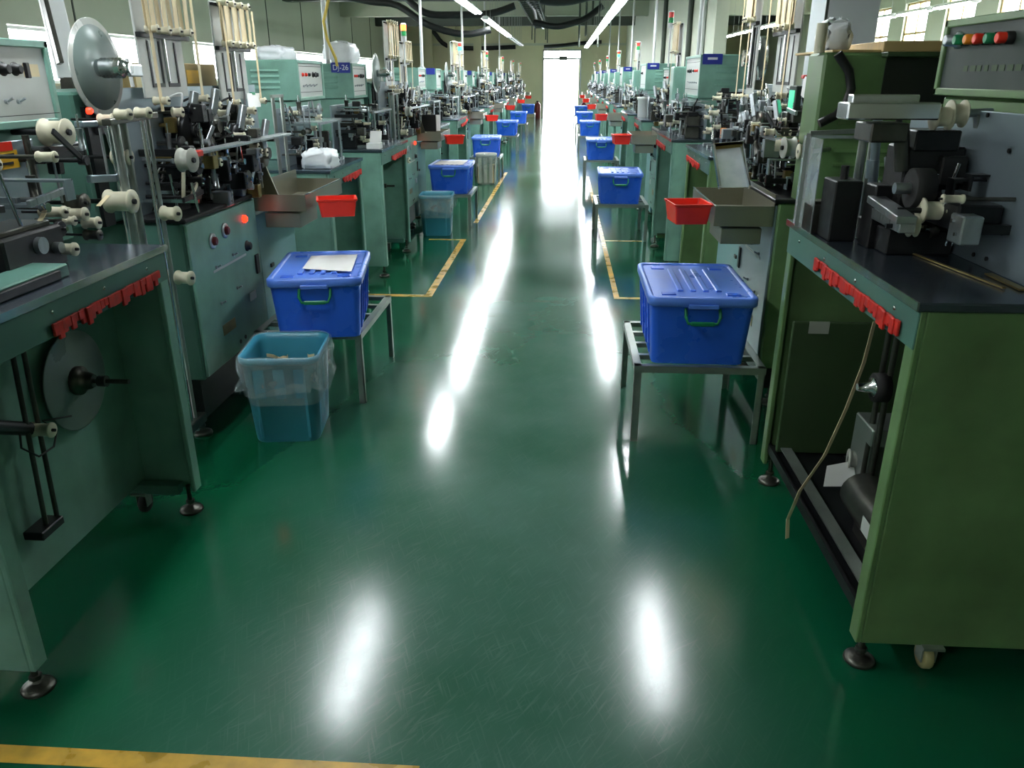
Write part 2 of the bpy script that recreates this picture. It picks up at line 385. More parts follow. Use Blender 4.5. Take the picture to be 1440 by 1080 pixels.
def red_fringe(t, X, s, y0, y1, z0, z1, seed=1):
    r = random.Random(seed); b = B(); n = int(abs(y1 - y0) / .018)
    for i in range(n):
        f = (i + .5) / n; y = y0 + (y1 - y0) * f; z = z0 + (z1 - z0) * f; h = r.uniform(.022, .05)
        b.obox((X - s * (.006 + r.uniform(0, .006)), y, z - h / 2 + .008), ((1, 0, 0), (0, 1, 0), (0, 0, 1)), (.004, .011, h / 2), .002)
    t.part('red_fringe', 'red_fringe', b, kind='stuff')
def text(parent, s, size, loc, rot, m, depth=.0008, name='lettering'):
    c = bpy.data.curves.new(name, 'FONT'); c.body = s; c.size = size; c.extrude = depth; c.align_x = 'CENTER'; c.align_y = 'CENTER'
    c.materials.append(M[m]); o = bpy.data.objects.new(name, c); link(o, parent); o.location = V(loc); o.rotation_euler = rot
    bpy.context.view_layer.update(); me = bpy.data.meshes.new_from_object(o.evaluated_get(bpy.context.evaluated_depsgraph_get()))
    n = bpy.data.objects.new(name, me); link(n, parent); n.location = o.location; n.rotation_euler = rot; bpy.data.objects.remove(o); return n
def fake_rows(t, X, s, y0, y1, z, n, parent, m='black_print', h=.008):
    r = random.Random(int(y0 * 100)); w_ = (y1 - y0) / n; b = B()
    for i in range(n): b.box(X, X - s * .0012, y0 + i * w_, y0 + i * w_ + w_ * r.uniform(.5, .8), z, z + h)
    return b
def mech(t, rnd, X, s, y0, y1, z0, z1, n, reach=.28, light=.45, spools=.18):
    """the working parts on a mounting plate: each its own object, reaching from plate plane X out towards the aisle"""
    out = -s
    for i in range(n):
        y, z = rnd.uniform(y0, y1), rnd.uniform(z0, z1); k = rnd.random(); e = rnd.uniform(.04, reach); x = X + out * e
        if k < spools:
            r = rnd.uniform(.011, .021); sp = spool(t, (x, y, z), (out, 0, 0), r, rnd.uniform(.03, .06), n=10)
            t.part('shaft', 'gun_metal', B().cyl((X, y, z), (x, y, z), .006, n=6), sp)
        elif k < spools + .17:
            a, c, h = rnd.uniform(.012, .04), rnd.uniform(.012, .04), rnd.uniform(.015, .05)
            p = t.part('slide_block', rnd.choice(('dark_metal', 'dark_metal', 'black_plastic', 'gun_metal', 'steel')), B().obox((x, y, z), ((1, 0, 0), (0, 1, 0), (0, 0, 1)), (a, c, h), .004))
            t.part('bolt', 'steel_bright', B().cyl((x + out * a, y + c * .4, z + h * .5), (x + out * (a + .006), y + c * .4, z + h * .5), .006, n=6).cyl((x + out * a, y - c * .4, z - h * .3), (x + out * (a + .006), y - c * .4, z - h * .3), .005, n=6), p)
            if e > .1: t.part('arm', 'dark_metal', B().box(X, x, y - .012, y + .012, z - .012, z + .012), p)
        elif k < spools + .30:
            a = rnd.uniform(-1.2, 1.2) + PI / 2; l = rnd.uniform(.06, .2); dy, dz = math.cos(a) * l, math.sin(a) * l
            t.part('lever', rnd.choice(('steel', 'gun_metal', 'steel_bright', 'dark_metal')), B().bar((x, y, z), (x + rnd.uniform(-.03, .03), y + dy, min(z + dz, z1 + .06)), .008, .018, .002).cyl((x - .012, y, z), (x + .012, y, z), .014, n=10).cyl((X, y, z), (x, y, z), .007, n=6))
        elif k < spools + .38:
            r = rnd.uniform(.018, .045); p = t.part('cam_disc', rnd.choice(('gun_metal', 'steel', 'dark_metal')), B().lathe((x, y, z), (out, 0, 0), [(0, r * .96), (.002, r), (.012, r), (.014, r * .96)], 18).cyl((X, y, z), (x, y, z), .008, n=6))
            t.part('hub', 'steel_bright', B().cyl((x, y, z), (x + out * .03, y, z), r * .3, n=10), p)
        elif k < spools + .48:
            r = rnd.uniform(.008, .016); l = rnd.uniform(.06, .14); a = rnd.choice((0, 0, 1.57, .8)); dv = V((0, math.sin(a), math.cos(a)))
            p = t.part('air_cylinder', rnd.choice(('steel', 'steel_bright', 'gun_metal')), B().lathe((x, y, z), dv, [(0, r * 1.15), (.012, r * 1.15), (.013, r), (l - .013, r), (l - .012, r * 1.15), (l, r * 1.15)], 12).box(X, x, y - .006, y + .006, z - .003, z + .009))
            t.part('piston_rod', 'steel_bright', B().cyl(V((x, y, z)) + dv * l, V((x, y, z)) + dv * (l + .04), r * .35, n=6), p)
        elif k < spools + .56:
            l = rnd.uniform(.08, .24); t.part('guide_rod', rnd.choice(('steel_bright', 'steel', 'steel_bright')), B().cyl((x, y, max(z0, z - l / 2)), (x + rnd.uniform(-.02, .02), y + rnd.uniform(-.05, .05), min(z1 + .05, z + l / 2)), .0055, n=8).box(X, x + out * .008, y - .007, y + .007, z - .007, z + .007))
        elif k < spools + .64:
            h = rnd.uniform(.03, .09); p = t.part('bracket', rnd.choice(('steel', 'dark_metal', 'gun_metal', 'plate_steel')), B().box(X, x, y - .02, y + .02, z, z + .006).box(x, x - out * .006, y - .02, y + .02, z - h, z))
        elif k < spools + .71:
            pts = []; y2, z2 = y + rnd.uniform(-.15, .15), max(z0, z - rnd.uniform(0, .2)); bulge = rnd.uniform(.05, .12)
            for q in range(9):
                f = q / 8; pts.append((X + out * (.02 + e * math.sin(f * PI) * .9), y + (y2 - y) * f, z + (z2 - z) * f + math.sin(f * PI) * bulge))
            t.part('air_hose', rnd.choice(('cable_black', 'cable_black', 'white_plastic', 'dark_metal')), B().tube(pts, .0035, 5))
        elif k < spools + .78:
            l = rnd.uniform(.05, .2); t.part('crossbar', rnd.choice(('steel_bright', 'steel', 'dark_metal')), B().bar((x, y - l / 2, z), (x, y + l / 2, z + rnd.uniform(-.02, .02)), .012, .02, .002).cyl((X, y, z), (x, y, z), .006, n=6))
        else:
            a = rnd.uniform(.01, .03); t.part('clamp_block', rnd.choice(('gun_metal', 'steel', 'dark_metal', 'brass', 'gun_metal')), B().obox((x, y, z), ((1, 0, 0), (0, 1, 0), (0, 0, 1)), (a, a * rnd.uniform(.6, 1.6), a * rnd.uniform(.6, 1.6)), .003).cyl((X, y, z), (x, y, z), a * .4, n=6))
def control_box(t, X, s, y0, y1, z0, z1, depth, paint, seed=0, sign=None, face='panel_white', pedestal=None, rich=True):
    """cabinet whose control face looks at the aisle (plane X) and whose louvred side looks back along the row"""
    r = random.Random(seed); xb = X + s * depth; out = -s
    h = t.part('control_housing', paint, B().box(X + s * .012, xb, y0, y1, z0, z1, .006))
    fr = B()
    for a, c, e, g in ((y0, y1, z1 - .022, z1), (y0, y1, z0, z0 + .022), (y0, y0 + .022, z0, z1), (y1 - .022, y1, z0, z1)): fr.box(X - s * .004, X + s * .02, a, c, e, g, .003)
    t.part('face_frame', paint, fr, h)
    fp = t.part('control_face', face, B().box(X + s * .006, X + s * .014, y0 + .02, y1 - .02, z0 + .02, z1 - .02))
    if rich:
        w_ = y1 - y0; zz = z0 + (z1 - z0) * .64
        for i in range(2): knob(t, (X + s * .006, y0 + w_ * (.6 + .12 * i), zz), (out, 0, 0), .014, fp)
        for i in range(3):
            t.part('push_button', ('red_plastic', 'red_plastic', 'black_plastic')[i], B().lathe((X + s * .006, y0 + w_ * (.2 + .12 * i), zz), (out, 0, 0), [(0, .012), (.006, .012), (.007, .009), (.014, .009)], 12), fp)
        for i in range(4): toggle(t, (X + s * .006, y0 + w_ * (.2 + .14 * i), z0 + (z1 - z0) * .36), (out, 0, 0), fp)
        t.part('label_strip', 'black_print', B().box(X + s * .0045, X + s * .006, y0 + .04, y1 - .04, z0 + (z1 - z0) * .2, z0 + (z1 - z0) * .2 + .003).box(X + s * .0045, X + s * .006, y0 + .04, y1 - .04, z0 + (z1 - z0) * .84, z0 + (z1 - z0) * .84 + .003), fp)
    xa, xc = X + s * depth * .3, X + s * depth * .75
    for i in range(4): louver(t, y0, min(xa, xc), max(xa, xc), z0 + (z1 - z0) * (.3 + .14 * i), h, paint)
    if pedestal is not None: t.part('pedestal', paint, B().box(X + s * .03, xb, y0 + .01, y1 - .01, pedestal, z0 - .004, .006))
    if sign:
        sx = X + s * depth * .22; sg = t.part('sign_plate', 'sign_blue', B().box(sx - .08, sx + .08, y0 - .006, y0 - .001, z1 - .075, z1 + .005))
        if sign != '-': text(sg, sign, .058, V((sx, y0 - .0065, z1 - .035)) - t.loc, (PI / 2, 0, 0), 'white_plastic')
        else: t.part('sign_marks', 'white_plastic', B().box(sx - .04, sx + .04, y0 - .0072, y0 - .006, z1 - .04, z1 - .022), sg)
def bench_frame(t, Xf, s, Y0, W, H, D, paint, back_d, apron_m, fringe=True, seed=0, shelf=False, reel=True, fr=(.35, .93, .085)):
    P = lambda d: Xf + s * d
    for nm, ya, yb, pa, pb in (('side_panel', Y0, Y0 + .02, Y0, Y0 + .05), ('side_panel', Y0 + W - .02, Y0 + W, Y0 + W - .05, Y0 + W)):
        t.part(nm, paint, B().box(P(.016), P(D), ya, yb, .085, H - .022, .003))
        t.part('front_post', paint, B().box(P(0), P(.016), pa, pb, .085, H - .022, .003))
    t.part('back_panel', paint, B().box(P(back_d), P(back_d + .02), Y0 + .02, Y0 + W - .02, .12, H - .022))
    t.part('apron', apron_m, B().box(P(-.003), P(.012), Y0 + .002, Y0 + W - .002, H - .115, H - .024, .002))
    top = t.part('table_top', 'steel_top', B().box(P(-.012), P(D), Y0 - .008, Y0 + W + .008, H - .022, H, .004))
    t.part('edge_strip', 'steel_bright', B().box(P(-.014), P(-.010), Y0 - .008, Y0 + W + .008, H - .02, H + .001), top)
    for ya in (Y0 + .02, Y0 + W - .1): t.part('bottom_rail', 'teal_dark' if s < 0 else 'sage_dark', B().box(P(.05), P(back_d if back_d > .3 else D - .05), ya + .02, ya + .06, .088, .125))
    for y in (Y0 + .035, Y0 + W - .035): foot(t, P(.035), y); foot(t, P(D - .05), y)
    for y in (Y0 + .012, Y0 + W - .06): caster(t, P(.2), y, s)
    for i in range(4):
        y = Y0 + W * (.12 + .25 * i); t.part('screw', 'steel_bright', B().lathe((P(-.003), y, H - .05), (-s, 0, 0), [(0, .006), (.002, .006), (.004, .003)], 8))
    if fringe: red_fringe(t, P(-.002), s, Y0 + W * fr[0], Y0 + W * fr[1], H - fr[2], H - fr[2] + .008, seed)
    if reel:
        x = P(back_d - .03); c = V((x, Y0 + W * .66, H * .64)); r = .155
        rl = t.part('supply_reel', 'reel_grey', B().lathe(c, (-s, 0, 0), [(0, .03), (0, r), (.003, r), (.004, r * .98), (.005, .03)], 40))
        t.part('reel_hub', 'gun_metal', B().lathe(c, (-s, 0, 0), [(.004, .045), (.02, .045), (.022, .03), (.05, .026), (.06, .02)], 18), rl)
        t.part('reel_shaft', 'gun_metal', B().cyl(c, c + V((-s * .17, 0, 0)), .008, n=8).cyl(c + V((-s * .075, 0, 0)), c + V((-s * .1, 0, 0)), .018, n=10), rl)
def bench(name, label, Xf, s, Y0, W, H, paint, seed, sign=None, mechn=44, back_d=.2, cbz=(1.35, 1.605), group=None, apron='teal_dark', plate='plate_steel', guard=True, boxy=None, blk0=.14, blocks=5, mz=(.05, -.02), mreach=.24, fr=(.35, .93, .085), fringe=True, reel=True, plate_d=.38, cb=True, cb_rich=True, face='panel_white', cb_x=None):
    t = T(name, label, 'machine', (Xf, Y0, 0), group); rnd = random.Random(seed); P = lambda d: Xf + s * d
    bench_frame(t, Xf, s, Y0, W, H, .85, paint, back_d, apron, fringe, seed, reel=reel, fr=fr)
    pl = P(plate_d); ztop = cbz[0] - .03
    t.part('mounting_plate', plate, B().box(pl, pl + s * .015, Y0 + .03, Y0 + W * (.98 if not boxy else .9), H, ztop, .002))
    y0, y1 = boxy or (Y0 + W * .62, Y0 + W * 1.18)
    if cb: control_box(t, cb_x or P(plate_d + .02), s, y0, y1, cbz[0], cbz[1], .42, paint, seed, sign, face=face, pedestal=H, rich=cb_rich)
    if mechn: mech(t, rnd, pl, s, Y0 + .08, Y0 + W - .1, H + mz[0], ztop + mz[1], mechn, mreach)
    # the big slides and the press block in the middle of the bench
    for i in range(blocks):
        y = Y0 + W * (blk0 + (.82 - blk0) / 4 * i); hh = rnd.uniform(.06, .18); dd = rnd.uniform(.16, .3)
        p = t.part('press_block', rnd.choice(('dark_metal', 'black_plastic', 'gun_metal')), B().box(P(dd - .06), P(dd + .05), y - .035, y + .035, H, H + hh, .005))
        t.part('press_head', rnd.choice(('steel', 'gun_metal', 'dark_metal')), B().box(P(dd - .045), P(dd + .03), y - .035, y + .035, H + hh - .002, H + hh + .03, .004).cyl((P(dd), y, H + hh + .03), (P(dd), y, H + hh + .07), .012, n=8), p)
        t.part('slide_rail', 'steel', B().box(P(.08), P(dd - .06), y - .02, y + .02, H, H + .022, .003), p)
    if guard:
        z1 = H + .26; ya, yb = Y0 + W * .2, Y0 + W * .75
        g = t.part('guard_frame', 'steel', B().bar((P(.08), ya, H), (P(.08), ya, z1), .012, .012).bar((P(.08), yb, H), (P(.08), yb, z1), .012, .012).bar((P(.08), ya - .02, z1), (P(.08), yb + .06, z1), .014, .014))
        t.part('guard_sheet', 'acrylic', B().box(P(.075), P(.3), ya - .02, yb + .06, z1 + .008, z1 + .012), g)
    return t
def tape_column(t, X, s, y0, y1, z0, z1, zmid, n=4, pale='panel_white', tw=.034):
    out = -s
    p = t.part('column_plate', pale, B().box(X, X + s * .01, y0, y1, z0, z1, .002))
    ch = B(); w_ = y1 - y0
    for i in range(2):
        a = y0 + w_ * (.18 + .36 * i); ch.box(X - s * .001, X - s * .004, a, a + .012, z0 + .05, zmid - .04).box(X - s * .001, X - s * .004, a + w_ * .24, a + w_ * .24 + .012, z0 + .05, zmid - .04).box(X - s * .001, X - s * .004, a, a + w_ * .24 + .012, z0 + .04, z0 + .055)
    t.part('slot', 'dark_metal', ch, p)
    t.part('spool_bracket', 'dark_metal', B().box(X + out * .002, X + out * .022, y0 - .01, y1 + .04, zmid - .03, zmid - .012).box(X + out * .002, X + out * .018, y0 - .01, y1 + .04, z1 - .02, z1 - .008), p)
    for i in range(n):
        y = y0 + w_ * (.12 + .26 * i)
        for z, L in ((zmid, .05), (z1 - .005, .045)):
            spool(t, (X + out * .02, y, z), (out, 0, 0), .017, L, n=10)
        for q, sgn in enumerate((-1, 1)):
            t.part('tape_strip', 'cream_tape', B().band([(X + out * (.036 + .012 * q), y + sgn * .014, zmid + .01), (X + out * (.036 + .012 * q), y + sgn * .018, (zmid + z1) / 2), (X + out * (.036 + .01 * q), y + sgn * .014, z1 - .006)], (0, tw, 0), .002))
    t.part('tape_strip', 'cream_tape', B().band([(X + out * .05, y1 + .035, z1 - .02), (X + out * .05, y1 + .036, zmid), (X + out * .05, y1 + .03, z0 - .02)], (0, .024, 0), .002))
    t.part('tape_strip', 'cream_tape', B().band([(X + out * .04, y0 + .03, z1 - .02), (X + out * .045, y0 + .03, zmid), (X + out * .05, y0 + .02, z0 - .05)], (0, .024, 0), .002))
    t.part('guide_rod', 'steel_bright', B().cyl((X + out * .012, y0 + w_ * .5, z0 + .06), (X + out * .012, y0 + w_ * .5, zmid), .008, n=8))
    for y in (y0 + .03, y1 + .03): spool(t, (X + out * .015, y, z0 - .01), (out, 0, 0), .018, .06, n=12)
def stack_light(t, x, y, z0, red, green, h=.34):
    p = t.part('stack_light', 'conduit', B().cyl((x, y, z0), (x, y, z0 + h - .16), .01, n=8).cyl((x, y, z0 + h - .17), (x, y, z0 + h - .12), .028, n=16))
    t.part('green_lens', green, B().lathe((x, y, z0 + h - .118), (0, 0, 1), [(0, .028), (.05, .028)], 18), p, label='green lens of the stack light')
    t.part('red_lens', red, B().lathe((x, y, z0 + h - .066), (0, 0, 1), [(0, .028), (.05, .028)], 18), p, label='red lens of the stack light')
    t.part('lens_cap', 'white_plastic', B().lathe((x, y, z0 + h - .014), (0, 0, 1), [(0, .029), (.01, .028), (.016, .018)], 18), p)
# ------------------------------------------------------------------ tall taping units
def chute_tray(t, s, x0, x1, y0, y1, z0, z1, seed=0):
    th = .003
    tr = t.part('chute_tray', 'stainless', B().box(x0, x1, y0, y1, z0, z0 + th))
    xi, xo = (x0, x1) if abs(x0) < abs(x1) else (x1, x0)
    t.part('tray_wall', 'stainless', B().box(xi, xi - s * th, y0, y1, z0, z1), tr)
    t.part('tray_wall', 'stainless', B().box(xo, xo + s * th, y0, y1, z0, z1 + .05), tr)
    t.part('tray_wall', 'stainless', B().box(x0, x1, y0 - th, y0, z0, z1), tr)
    t.part('tray_wall', 'stainless', B().box(x0, x1, y1, y1 + th, z0, z1), tr)
    t.part('tray_rim', 'steel_bright', B().box(xi, xi - s * .006, y0 - th, y1, z1 - .002, z1 + .002), tr)
    m = (x0 + x1) / 2
    t.part('tray_bracket', 'stainless', B().box(m - .09, m + .09, y0 + .02, y0 + .3, z0 - .085, z0 - .012, .003), tr)
    return tr
def tower(name, label, s, dy, paint, seed, Xc, cab, body, plate, cols, rail, chute, posts, group=None, louv=False, tall=None, mechn=90, face='teal_paint', knobs=True, mspan=.68):
    Y0 = cab[0] + dy; t = T(name, label, 'machine', (Xc, Y0, 0), group); rnd = random.Random(seed); out = -s
    ya, yb, za, zb = cab[0] + dy, cab[1] + dy, cab[2], cab[3]
    t.part('cabinet', paint, B().box(Xc + s * .012, Xc + s * .75, ya, yb, za, zb, .008))
    cp = t.part('control_panel', face, B().box(Xc, Xc + s * .012, ya + .012, yb - .012, za + .012, zb - .012, .003))
    t.part('plinth', 'dark_metal', B().box(Xc + s * .05, Xc + s * .7, ya + .03, yb - .03, .09, za))
    for y in (ya + .06, yb - .06): foot(t, Xc + s * .09, y); foot(t, Xc + s * .65, y)
    caster(t, Xc + s * .3, ya + .1, s)
    t.part('oil_tray', 'dark_metal', B().box(Xc - s * .01, Xc + s * .3, ya - .01, yb + .01, zb, zb + .018, .004))
    H, W_ = zb - za, yb - ya
    def q(u, v): return (Xc, ya + W_ * u, za + H * v)
    for u, v in ((.3, .83), (.48, .86)) if knobs else ():
        g = t.part('selector', 'steel', B().lathe(q(u, v), (out, 0, 0), [(0, .034), (.006, .034), (.008, .026)], 18), cp)
        t.part('selector_cap', 'dark_red', B().lathe(V(q(u, v)) + V((out * .006, 0, 0)), (out, 0, 0), [(0, .02), (.014, .018), (.016, .012)], 14), g)
    if knobs: t.part('indicator_lamp', 'led_red', B().lathe(q(.78, .88), (out, 0, 0), [(0, .018), (.01, .018), (.018, .01)], 14), cp, label='lit red indicator lamp')
    knob(t, q(.78, .69), (out, 0, 0), .02, cp)
    for u, v in ((.3, .66), (.55, .68), (.3, .42), (.55, .45)): toggle(t, q(u, v), (out, 0, 0), cp)
    t.part('slide_switch', 'black_plastic', B().box(Xc, Xc + out * .008, *sorted((q(.88, 0)[1], q(.93, 0)[1])), q(0, .46)[2], q(0, .6)[2], .002), cp)
    t.part('socket', 'panel_white', B().box(Xc, Xc + out * .006, q(.72, 0)[1], q(.82, 0)[1], q(0, .3)[2], q(0, .36)[2], .002), cp)
    t.part('rating_plate', 'brass', B().box(Xc, Xc + out * .002, q(.28, 0)[1], q(.46, 0)[1], q(0, .2)[2], q(0, .27)[2]), cp)
    t.part('strip_label', 'panel_white', B().box(Xc, Xc + out * .0015, q(.26, 0)[1], q(.75, 0)[1], q(0, .63)[2], q(0, .645)[2]), cp)
    t.part('cable_hole', 'black_plastic', B().cyl(q(.5, .08), V(q(.5, .08)) + V((out * .003, 0, 0)), .01).cyl(q(.58, .085), V(q(.58, .085)) + V((out * .003, 0, 0)), .01), cp)
    # cabinet beyond the control panel
    if body:
        t.part('side_cabinet', body[4], B().box(Xc + s * .03, Xc + s * .7, body[0] + dy, body[1] + dy, body[2], body[3], .008))
        t.part('door_latch', 'gun_metal', B().box(Xc + s * .03, Xc + s * .02, body[0] + dy + .12, body[0] + dy + .16, body[3] - .3, body[3] - .28, .002).box(Xc + s * .03, Xc + s * .015, body[0] + dy + .25, body[0] + dy + .3, body[3] - .06, body[3] - .03, .003))
        for y in (body[0] + dy + .06, body[1] + dy - .06): foot(t, Xc + s * .12, y, body[2])
    px_, p0, p1, pz = plate[0], plate[1] + dy, plate[2] + dy, plate[3]
    t.part('mounting_plate', 'plate_steel', B().box(px_, px_ + s * .015, p0, p1, zb, pz, .002))
    if tall:
        hb = t.part('upper_housing', paint, B().box(tall[0], tall[1], tall[2] + dy, tall[3] + dy, tall[4], tall[5], .01))
        if louv:
            for i in range(6): louver(t, tall[2] + dy, min(tall[0], tall[1]) + .09, max(tall[0], tall[1]) - .36, 1.10 + .055 * i, hb, paint)
    for c in cols: tape_column(t, c[0], s, c[1] + dy, c[2] + dy, c[3], c[4], c[5], c[6] if len(c) > 6 else 4, tw=.034 if s < 0 else .062)
    ma, mb_ = p0 + .15, p0 + (p1 - p0) * mspan
    mech(t, rnd, px_, s, ma, mb_, zb + .03, zb + .30, int(mechn * .85), .24, spools=.06)
    mech(t, rnd, px_, s, ma + .15, mb_ + .05, zb + .28, pz - .08, int(mechn * .25), .16, spools=.12)
    for i in range(4):
        z0_ = pz - .05 - .01 * i; yy = ma + (mb_ - ma) * (.3 + .2 * i)
        t.part('air_hose', ('white_plastic', 'cable_black')[i % 2], B().tube([(px_ + out * (.02 + .05 * math.sin(PI * q / 8)), yy + .13 * q / 8 + .03 * math.sin(PI * q / 4), z0_ - .16 * (q / 8) + .09 * math.sin(PI * q / 8)) for q in range(9)], .005, 6))
    # turret in the middle: cam drum, press heads, drive motor
    for i in range(4):
        y = p0 + (p1 - p0) * (.3 + .13 * i); z = zb + rnd.uniform(.12, .34); x = px_ + out * rnd.uniform(.1, .22)
        dr = t.part('cam_drum', rnd.choice(('dark_metal', 'gun_metal')), B().lathe((px_, y, z), (out, 0, 0), [(0, .05), (abs(x - px_) - .03, .05), (abs(x - px_) - .03, .075), (abs(x - px_), .075), (abs(x - px_), .03), (abs(x - px_) + .03, .028)], 20))
        t.part('press_head', 'steel', B().bar((x, y, z + .05), (x + out * .02, y + .03, z + .16), .03, .03, .004), dr)
    for i in range(5):
        y = p0 + (p1 - p0) * (.2 + .1 * i); t.part('frame_casting', rnd.choice(('dark_metal', 'black_plastic', 'dark_metal')), B().box(px_, px_ + out * rnd.uniform(.05, .12), y - .05, y + .05, zb, zb + rnd.uniform(.06, .2), .006))
    if rail:
        r_ = t.part('tape_rail', 'steel', B().box(rail[0] - .03, rail[0] + .03, rail[1] + dy, rail[2] + dy, rail[3], rail[3] + .012, .002))
        for y in (rail[1] + dy + .25, rail[2] + dy - .15): t.part('rail_post', 'gun_metal', B().box(rail[0] - .01, px_, y - .01, y + .01, rail[3] - .02, rail[3]), r_)
        t.part('tie_wrap', 'red_plastic', B().box(rail[0] - .034, rail[0] + .034, rail[1] + dy + .02, rail[1] + dy + .1, rail[3] - .006, rail[3] + .016, .003), r_, label='red wrap at the end of the rail')
        spool(t, (rail[0], rail[1] + dy - .03, rail[3] - .01), (out, -.1, 0), .045, .05, 'grey_plastic', 18)
    for i, (x, y) in enumerate(posts):
        t.part('guide_post', ('frame_steel', 'steel_bright')[i % 2], B().cyl((x, y + dy, .12), (x, y + dy, 1.37), .014 if i < 3 else .008, n=8))
    if posts:
        x, y = posts[0]
        for k, (yy, z) in enumerate(((-.03, 1.385), (.10, 1.385), (.17, 1.03), (.2, .78))): spool(t, (x + out * .03, y + dy + yy, z), (out, -.15, 0), .019 if k < 2 else .028, .05 if k < 2 else .06, n=16)
        t.part('post_clamp', 'orange', B().box(x - .02, x + .02, y + dy + .08, y + dy + .14, .86, .885, .003))
        t.part('cross_clamp', 'gun_metal', B().bar((x, y + dy - .05, 1.36), (x, y + dy + .28, 1.37), .03, .02, .002).bar((x, y + dy - .02, .16), (x, y + dy + .28, .16), .04, .04, .003))
    if chute: chute_tray(t, s, *chute[:2], chute[2] + dy, chute[3] + dy, chute[4], chute[5])
    # two bright tape guides in front of the side cabinet
    gx = px_ - s * .14
    for yy in (.0, .05) if s > 0 else (): t.part('guide_tube', 'steel_bright', B().cyl((gx, p0 + (p1 - p0) * .45 + yy, zb - .1), (gx - s * .02, p0 + (p1 - p0) * .45 + yy, pz - .1), .008, n=8))
    return t
# ------------------------------------------------------------------ loose things
def trolley(x0, x1, y0, y1, z, label):
    t = T('steel_trolley', label, 'trolley', ((x0 + x1) / 2, (y0 + y1) / 2, 0), 'low steel stands under the blue boxes'); a = .03; m = 'frame_steel'
    for x in (x0 + a / 2, x1 - a / 2):
        for y in (y0 + a / 2, y1 - a / 2):
            sx = 1 if x < (x0 + x1) / 2 else -1; sy = 1 if y < (y0 + y1) / 2 else -1
            t.part('leg', m, B().box(x - a / 2, x + a / 2, y - sy * a / 2, y - sy * (a / 2 - .004), 0, z).box(x - sx * a / 2, x - sx * (a / 2 - .004), y - a / 2, y + a / 2, 0, z))
    for x in (x0, x1): t.part('side_rail', m, B().box(x - .002, x + .002, y0, y1, z - a, z).box(x, x + (a if x == x0 else -a), y0, y1, z - .004, z))
    for y in (y0, y1): t.part('end_rail', m, B().box(x0, x1, y - .002, y + .002, z - a, z).box(x0, x1, y, y + (a if y == y0 else -a), z - .004, z))
    for i in range(3):
        y = y0 + (y1 - y0) * (.25 + .25 * i); t.part('cross_bar', m, B().box(x0, x1, y - .013, y + .013, z - .024, z - .004))
    return t
def storage_box(cx, cy, z, rot, label, w_=.43, l=.62, h=.29, papers=False):
    t = T('storage_box', label, 'box', (cx, cy, z), 'blue storage boxes along the aisle')
    b = B(); rings = []
    for f, zz in ((.0, 0), (0.01, .006), (.75, h * .75), (.95, h - .03)):
        rings.append(rrect(cx, cy, w_ * (.86 + .09 * f), l * (.88 + .08 * f), .03, z + zz))
    b.loft(rings, True, True, True)
    t.part('body', 'blue_plastic', b)
    for sx in (-1, 1):
        for i in range(4):
            y = cy - l * .3 + l * .2 * i
            t.part('side_rib', 'blue_plastic', B().bar((cx + sx * w_ * .434, y, z + .02), (cx + sx * w_ * .476, y, z + h - .035), .016, .012, .003))
    ln = B().loft([rrect(cx, cy, w_ * .97, l * .98, .035, z + h - .04), rrect(cx, cy, w_, l, .04, z + h - .034), rrect(cx, cy, w_, l, .04, z + h - .006), rrect(cx, cy, w_ - .012, l - .012, .036, z + h), rrect(cx, cy, w_ - .04, l - .04, .03, z + h), rrect(cx, cy, w_ - .05, l - .05, .026, z + h - .008)], True, True, True)
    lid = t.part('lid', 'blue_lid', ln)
    for i in range(4):
        x = cx + .0 + w_ * (-.18 + .12 * i); t.part('lid_rib', 'blue_lid', B().box(x - .012, x + .012, cy - l * .3, cy + l * .3, z + h - .009, z + h + .001, .005), lid)
    for sx in (-1, 1):
        for sy in (-1, 1): t.part('stacking_pad', 'blue_plastic', B().box(cx + sx * w_ * .3 - .03, cx + sx * w_ * .3 + .03, cy + sy * l * .36 - .02, cy + sy * l * .36 + .02, z + h - .01, z + h - .004, .002), lid)
    for sy in (-1, 1):
        y = cy + sy * l * .487; zz = z + h - .05
        hd = t.part('handle', 'green_plastic', B().tube([(cx - .07, y - sy * .01, zz), (cx - .07, y + sy * .016, zz - .03), (cx - .06, y + sy * .02, zz - .055), (cx, y + sy * .02, zz - .062), (cx + .06, y + sy * .02, zz - .055), (cx + .07, y + sy * .016, zz - .03), (cx + .07, y - sy * .01, zz)], .0065, 6), label='green carrying handle')
        t.part('handle_grip', 'green_plastic', B().box(cx - .05, cx + .05, y + sy * .012, y + sy * .026, zz - .066, zz - .048, .004), hd)
        t.part('latch', 'blue_lid', B().box(cx - .062, cx + .062, y - sy * .01, y + sy * .018, zz + .004, zz + .022, .003))
    t.o.rotation_euler.z = rot; return t
